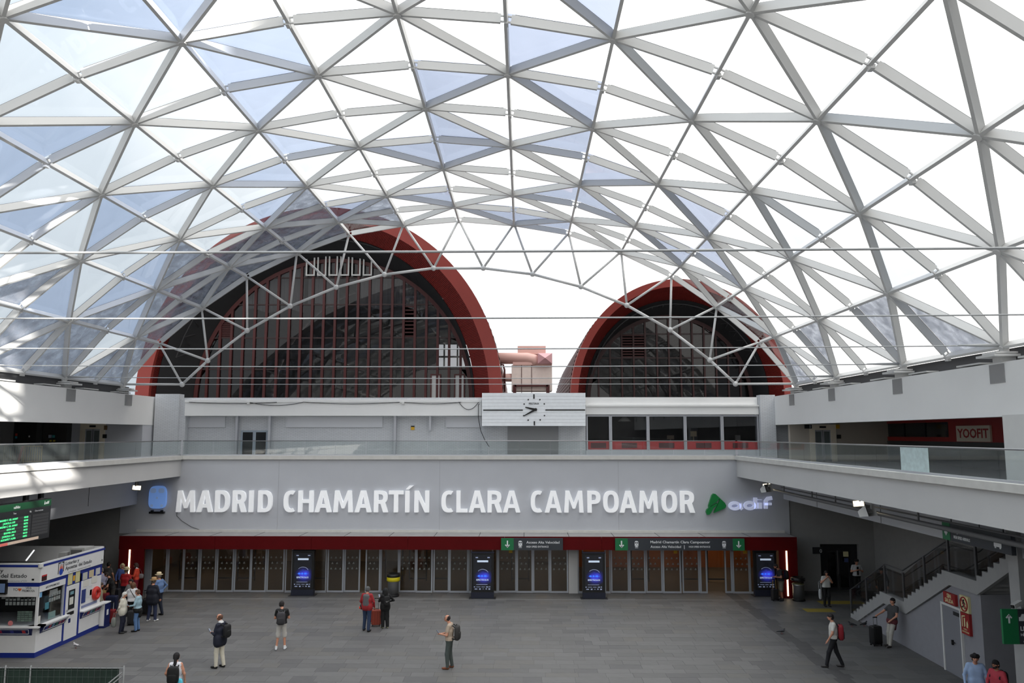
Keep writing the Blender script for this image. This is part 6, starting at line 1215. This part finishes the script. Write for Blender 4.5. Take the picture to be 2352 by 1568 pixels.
# --- by the stairs
a = person('man in grey polo shirt and pale trousers leaning on the stair wall', atz(2052, 1484), face(-1, -.35), 1.78, (58, 58, 60), sleeve='short', bottom=(176, 172, 164), shoes=(60, 56, 54), hair=(26, 20, 20), waist=(96, 40, 48), lean=(0, -.1), feet=((-.1, .26), (.08, .16)), L=((-.3, .1, 1.14), (-.14, .2, .96)), R=((.28, .2, 1.18), (.26, .42, 1.1)), turn=(0, .08))
suitcase('tall black suitcase held by the man leaning on the stair wall', loc(a, .3, .5, 0), .3, (16, 16, 17), w=.42, h=.68, d=.28, hh=.36)
a = person('woman in white T-shirt and black trousers holding something to her face', atz(1900, 1393), face(.05, -1), 1.65, (188, 188, 184), sleeve='short', bottom=(14, 14, 15), hair=(30, 24, 24), style='bob', woman=True, girth=1.05, L=((-.27, .06, 1.16), (-.07, .2, 1.42)), R=((.27, .06, 1.16), (.07, .2, 1.4)), turn=(0, .14))
b = thing('shopping_bag', 'white cloth bag hanging from the arm of the woman in black trousers', 'bag', loc(a, .33, .02, .55), 0); put('bag', superel(MB(), (0, 0, .05), .07, .05, .24, .7), cm((190, 192, 196)), b, world=False, smooth=True); put('strap', MB().tube([(-.04, 0, .26), (-.06, 0, .6), (.0, 0, .66), (.05, 0, .26)], .008, 5), cm((190, 192, 196)), b, world=False)
a = person('man in white shirt and black tie standing by the dark lift', heads(1966, 1284, 1.76), face(0, -1), 1.76, (186, 186, 188), sleeve='short', bottom=(13, 13, 14), hair=(26, 22, 22), style='curly', L=((-.28, .04, 1.14), (-.08, .24, 1.24)), R=((.28, .04, 1.14), (.08, .24, 1.24)))
put('tie', MB().box(-.045, .045, .14, .165, 1.02, 1.42), BLACK, a, world=False)
person('dim figure in dark clothes standing behind the stair railing', heads(2024, 1304, 1.7), face(-.4, -1), 1.7, (40, 38, 34), bottom=(20, 20, 22), hair=(24, 20, 20))
a = person('young man in dark T-shirt and khaki shorts bent over a phone by the right totem', atz(1796, 1379), face(-1, -.1), 1.74, (18, 18, 19), sleeve='short', bottom=(92, 88, 76), legs='short', shoes=(24, 24, 26), sox=(28, 28, 28), hair=(20, 17, 17), skin=SKIND, lean=(0, .1), turn=(0, .3), **READ)
suitcase('small dark suitcase with a tan strap beside the young man in khaki shorts', atz(1780, 1379), .2, (34, 32, 34), w=.32, h=.5, hh=.5, hcol=(170, 130, 60))
backpack('black rucksack worn by the young man in khaki shorts', a, (14, 14, 15), size=.95, back=.26)
a = person('curly haired man in light blue shirt near the right column', heads(2238, 1500, 1.76), face(-.35, -1), 1.76, (150, 172, 206), bottom=(40, 44, 60), hair=(22, 18, 20), style='curly', turn=(0, .16), L=((-.28, .04, 1.12), (-.26, .2, .96)), R=((.29, .02, 1.12), (.3, .16, .92)), jacket=True, hem=.84)
a = person('bearded man in coral red shirt near the right column', heads(2288, 1515, 1.76), face(-1, -.45), 1.76, (172, 52, 66), bottom=(30, 30, 36), hair=(18, 15, 16), beard=True, turn=(0, .06), skin=SKIND)
backpack('black rucksack worn by the bearded man in the coral shirt', a, (20, 18, 20), size=.9)
# --- tour group by the kiosk
z2 = lambda a_, b_: (200 + a_ / 8.71, 1280 + b_ / 8.71); GRP = 'tour group waiting by the lottery kiosk'
def tour(label, ab, H, f, **k): return person(label, heads(*z2(*ab), H), f, H, group=GRP, **k)
a = tour('white haired woman in cream jacket with hands clasped behind', (735, 690), 1.62, face(1, .2), top=(206, 202, 188), bottom=(22, 26, 46), hair=(206, 204, 198), style='short', woman=True, girth=1.15, jacket=True, hem=.82, L=((-.25, -.08, 1.12), (-.08, -.2, .95)), R=((.25, -.08, 1.12), (.06, -.2, .95)))
b = thing('plastic_bag', 'pale plastic bag hanging beside the white haired woman', 'bag', loc(a, .12, -.3, .5), 0); put('bag', superel(MB(), (0, 0, 0), .1, .07, .2, .7), mat('plastic_pale', (120, 124, 118), .4), b, world=False, smooth=True); put('handles', MB().tube([(-.05, 0, .17), (-.02, 0, .36), (.02, 0, .36), (.05, 0, .17)], .01, 5), mat('plastic_pale', (120, 124, 118), .4), b, world=False)
b = thing('crossbody_strap', 'black bag strap across the cream jacket', 'strap', loc(a, 0, 0, 1.2), a.rotation_euler.z); put('strap', MB().tube([(.14, -.02, .24), (.05, -.14, .12), (-.08, -.16, -.06), (-.16, -.06, -.22)], .014, 5), BLACK, b, world=False)
a = tour('short haired woman in light blue shirt and pale jeans', (1035, 640), 1.66, face(-1, -.1), top=(150, 178, 190), bottom=(84, 116, 158), shoes=(18, 18, 20), hair=(92, 66, 50), style='short', woman=True, girth=1.05, waist=(14, 14, 16), L=((-.26, .06, 1.12), (-.18, .26, 1.08)), R=((.26, .02, 1.12), (.24, .18, .98)))
phone('phone held by the short haired woman in the light blue shirt', a, -1, (-.18, .3, 1.08))
a = tour('woman in white top seen from behind stretching out an arm', (925, 500), 1.68, face(-.25, 1), top=(210, 210, 212), bottom=(13, 13, 14), hair=(98, 66, 44), style='bob', woman=True, girth=1.08, L=((-.36, .04, 1.2), (-.5, .1, 1.0)))
b = thing('crossbody_strap', 'black bag strap across the white top', 'strap', loc(a, 0, -.14, 1.25), a.rotation_euler.z); put('strap', MB().tube([(-.1, .04, .2), (0, -.01, .06), (.12, .0, -.14)], .014, 5), BLACK, b, world=False)
tour('man in straw hat, dark navy coat and jeans seen from behind', (1330, 418), 1.80, face(.15, 1), top=(16, 18, 32), bottom=(34, 42, 70), shoes=(210, 210, 210), hair=(90, 80, 70), hat=(176, 140, 96), girth=1.2, jacket=True, hem=.74, feet=((-.15, 0), (.15, .04)))
tour('man in pale straw hat and blue shirt with hand on hip', (1455, 312), 1.84, face(-1, .2), top=(98, 124, 166), bottom=(26, 32, 48), hair=(120, 110, 100), hat=(214, 196, 160), girth=1.12, R=((.42, -.06, 1.16), (.2, .0, .98)), feet=((-.12, .08), (.12, -.1)))
tour('woman in black and white patterned top behind the white top', (890, 425), 1.62, face(0, -1), top=(120, 118, 118), bottom=(30, 30, 34), hair=(40, 28, 26), style='bob', woman=True)
tour('person in straw hat and bright red top seen from behind', (785, 212), 1.74, face(.1, 1), top=(156, 18, 26), bottom=(24, 26, 44), hair=(110, 90, 70), hat=(186, 172, 134), sleeve='short', girth=1.1)
a = tour('woman in orange-red top and crimson trousers by the red jamb', (1000, 108), 1.72, face(-1, -.2), top=(206, 66, 40), bottom=(134, 24, 44), hair=(60, 40, 34), style='bob', woman=True, collar=(206, 210, 210), **READ)
b = thing('shoulder_bag', 'grey shoulder bag carried by the woman in the orange-red top', 'bag', loc(a, .2, -.12, 1.05), a.rotation_euler.z); put('bag', superel(MB(), (0, 0, 0), .08, .17, .12, .6), cm((110, 106, 106)), b, world=False, smooth=True); put('strap', MB().tube([(-.02, -.1, .1), (-.05, 0, .36), (-.02, .1, .1)], .012, 5), cm((90, 86, 86)), b, world=False)
tour('blonde woman in blue jacket beside the red straw hat person', (712, 115), 1.68, face(.4, -1), top=(66, 84, 140), bottom=(30, 32, 46), hair=(190, 176, 140), style='bob', woman=True)
a = tour('man in black T-shirt bending over the luggage', (545, 285), 1.66, face(-1, -.5), top=(15, 15, 16), sleeve='short', bottom=(58, 54, 50), hair=(50, 40, 34), lean=(0, .2), turn=(0, .2), L=((-.26, .2, 1.1), (-.16, .4, .95)), R=((.27, .14, 1.1), (.26, .26, .88)))
b = thing('straw_bag', 'straw basket bag held by the bending man in black', 'bag', loc(a, -.12, .48, .86), a.rotation_euler.z); put('basket', superel(MB(), (0, 0, -.05), .12, .18, .13, .6), mat('straw_weave', (150, 124, 76), .8, var=.15, scale=30), b, world=False, smooth=True); put('handles', MB().tube([(0, -.1, .06), (0, -.06, .2), (0, .06, .2), (0, .1, .06)], .012, 5), cm((140, 50, 36)), b, world=False)
tour('dark haired woman in grey striped top facing away', (430, 95), 1.70, face(.2, 1), top=(74, 70, 68), bottom=(24, 24, 28), hair=(14, 12, 13), woman=True, style='short', sleeve='short')
tour('person in lilac shirt half hidden by the kiosk', (300, 210), 1.70, face(-.8, .6), top=(166, 164, 186), bottom=(30, 30, 40), hair=(120, 110, 104))
tour('person in khaki shirt behind the kiosk corner', (262, 500), 1.68, face(1, .4), top=(150, 142, 122), bottom=(90, 86, 76), hair=(80, 66, 56))
for lab, ab, r, c, kw in (('big crimson suitcase behind the waste container', (318, 1052), .2, (120, 24, 36), dict(w=.48, h=.72, d=.3, handle=False)), ('big navy suitcase behind the white haired woman', (480, 1120), .1, (24, 32, 62), dict(w=.5, h=.74, d=.3, handle=False)),
    ('small red cabin suitcase with a raised pale handle', (470, 1320), .1, (128, 24, 30), dict(w=.34, h=.54, d=.24, hh=.34, hcol=(190, 190, 190))), ('charcoal cabin suitcase between the two women in pale shirts', (900, 1350), .1, (42, 42, 44), dict(w=.36, h=.56, d=.26, handle=False)),
    ('big black suitcase with raised handle behind the navy coat', (1160, 1150), .0, (15, 15, 16), dict(w=.5, h=.66, d=.3, hh=.4, hcol=(40, 40, 40))), ('black suitcase with raised handle beside the bending man', (420, 900), .1, (18, 18, 20), dict(w=.42, h=.62, d=.26, hh=.4, hcol=(50, 50, 52))), ('dark grey suitcase below the straw basket', (570, 905), -.1, (48, 48, 52), dict(w=.42, h=.62, d=.26, hh=.36, hcol=(60, 60, 62))), ('black suitcase in the middle of the tour group', (770, 1150), .1, (20, 20, 22), dict(w=.44, h=.64, d=.26, handle=False))):
    suitcase(lab, atz(*z2(*ab)), r, c, **kw)['group'] = 'luggage of the tour group'
# ================================================================ pigeons
def pigeon(label, u, v, rz, col):
    t = thing('pigeon', label, 'bird', atz(u, v), rz); C_ = cm(col); D_ = cm(tuple(int(x * .6) for x in col))
    def feetf(mb, m):
        for s in (-1, 1): mb.tube([(s * .022, .0, .06), (s * .022, .01, .004), (s * .022, .04, .003)], .005, 5, m)
    blob_obj('body', [((0, -.05, .105), (0, .06, .12), .045, .055, C_), ((0, .07, .13), (0, .105, .185), .032, .024, C_), ((0, .11, .2), (0, .125, .2), .024, .02, C_), ((0, -.06, .1), (0, -.19, .075), .032, .016, D_), ((-.04, .03, .12), (-.035, -.1, .09), .026, .012, D_), ((.04, .03, .12), (.035, -.1, .09), .026, .012, D_)], t, .011, .015,
             [(lambda mb, m: mb.tube([(0, .14, .198), (0, .165, .192)], [.007, .003], 5, m), BLACK), (feetf, mat('pigeon_leg', (170, 80, 70), .6)), (lambda mb, m: mb.ball((.02, .125, .206), .004, 5, m).ball((-.02, .125, .206), .004, 5, m), EYEM)])
pigeon('pale pigeon on the floor in front of the kiosk', 175, 1488, face(-1, .2), (190, 188, 190)); pigeon('grey pigeon alone on the open floor', 1795, 1455, face(1, -.2), (66, 66, 70))
pigeon('dark pigeon near the foot of the stairs, further from the leaning man', 1957, 1439, face(-1, .3), (44, 44, 48)); pigeon('dark pigeon near the foot of the stairs, nearer the leaning man', 1985, 1438, face(1, .2), (44, 44, 48))
for o in bpy.data.objects:
    if 'H_' in o: del o['H_']
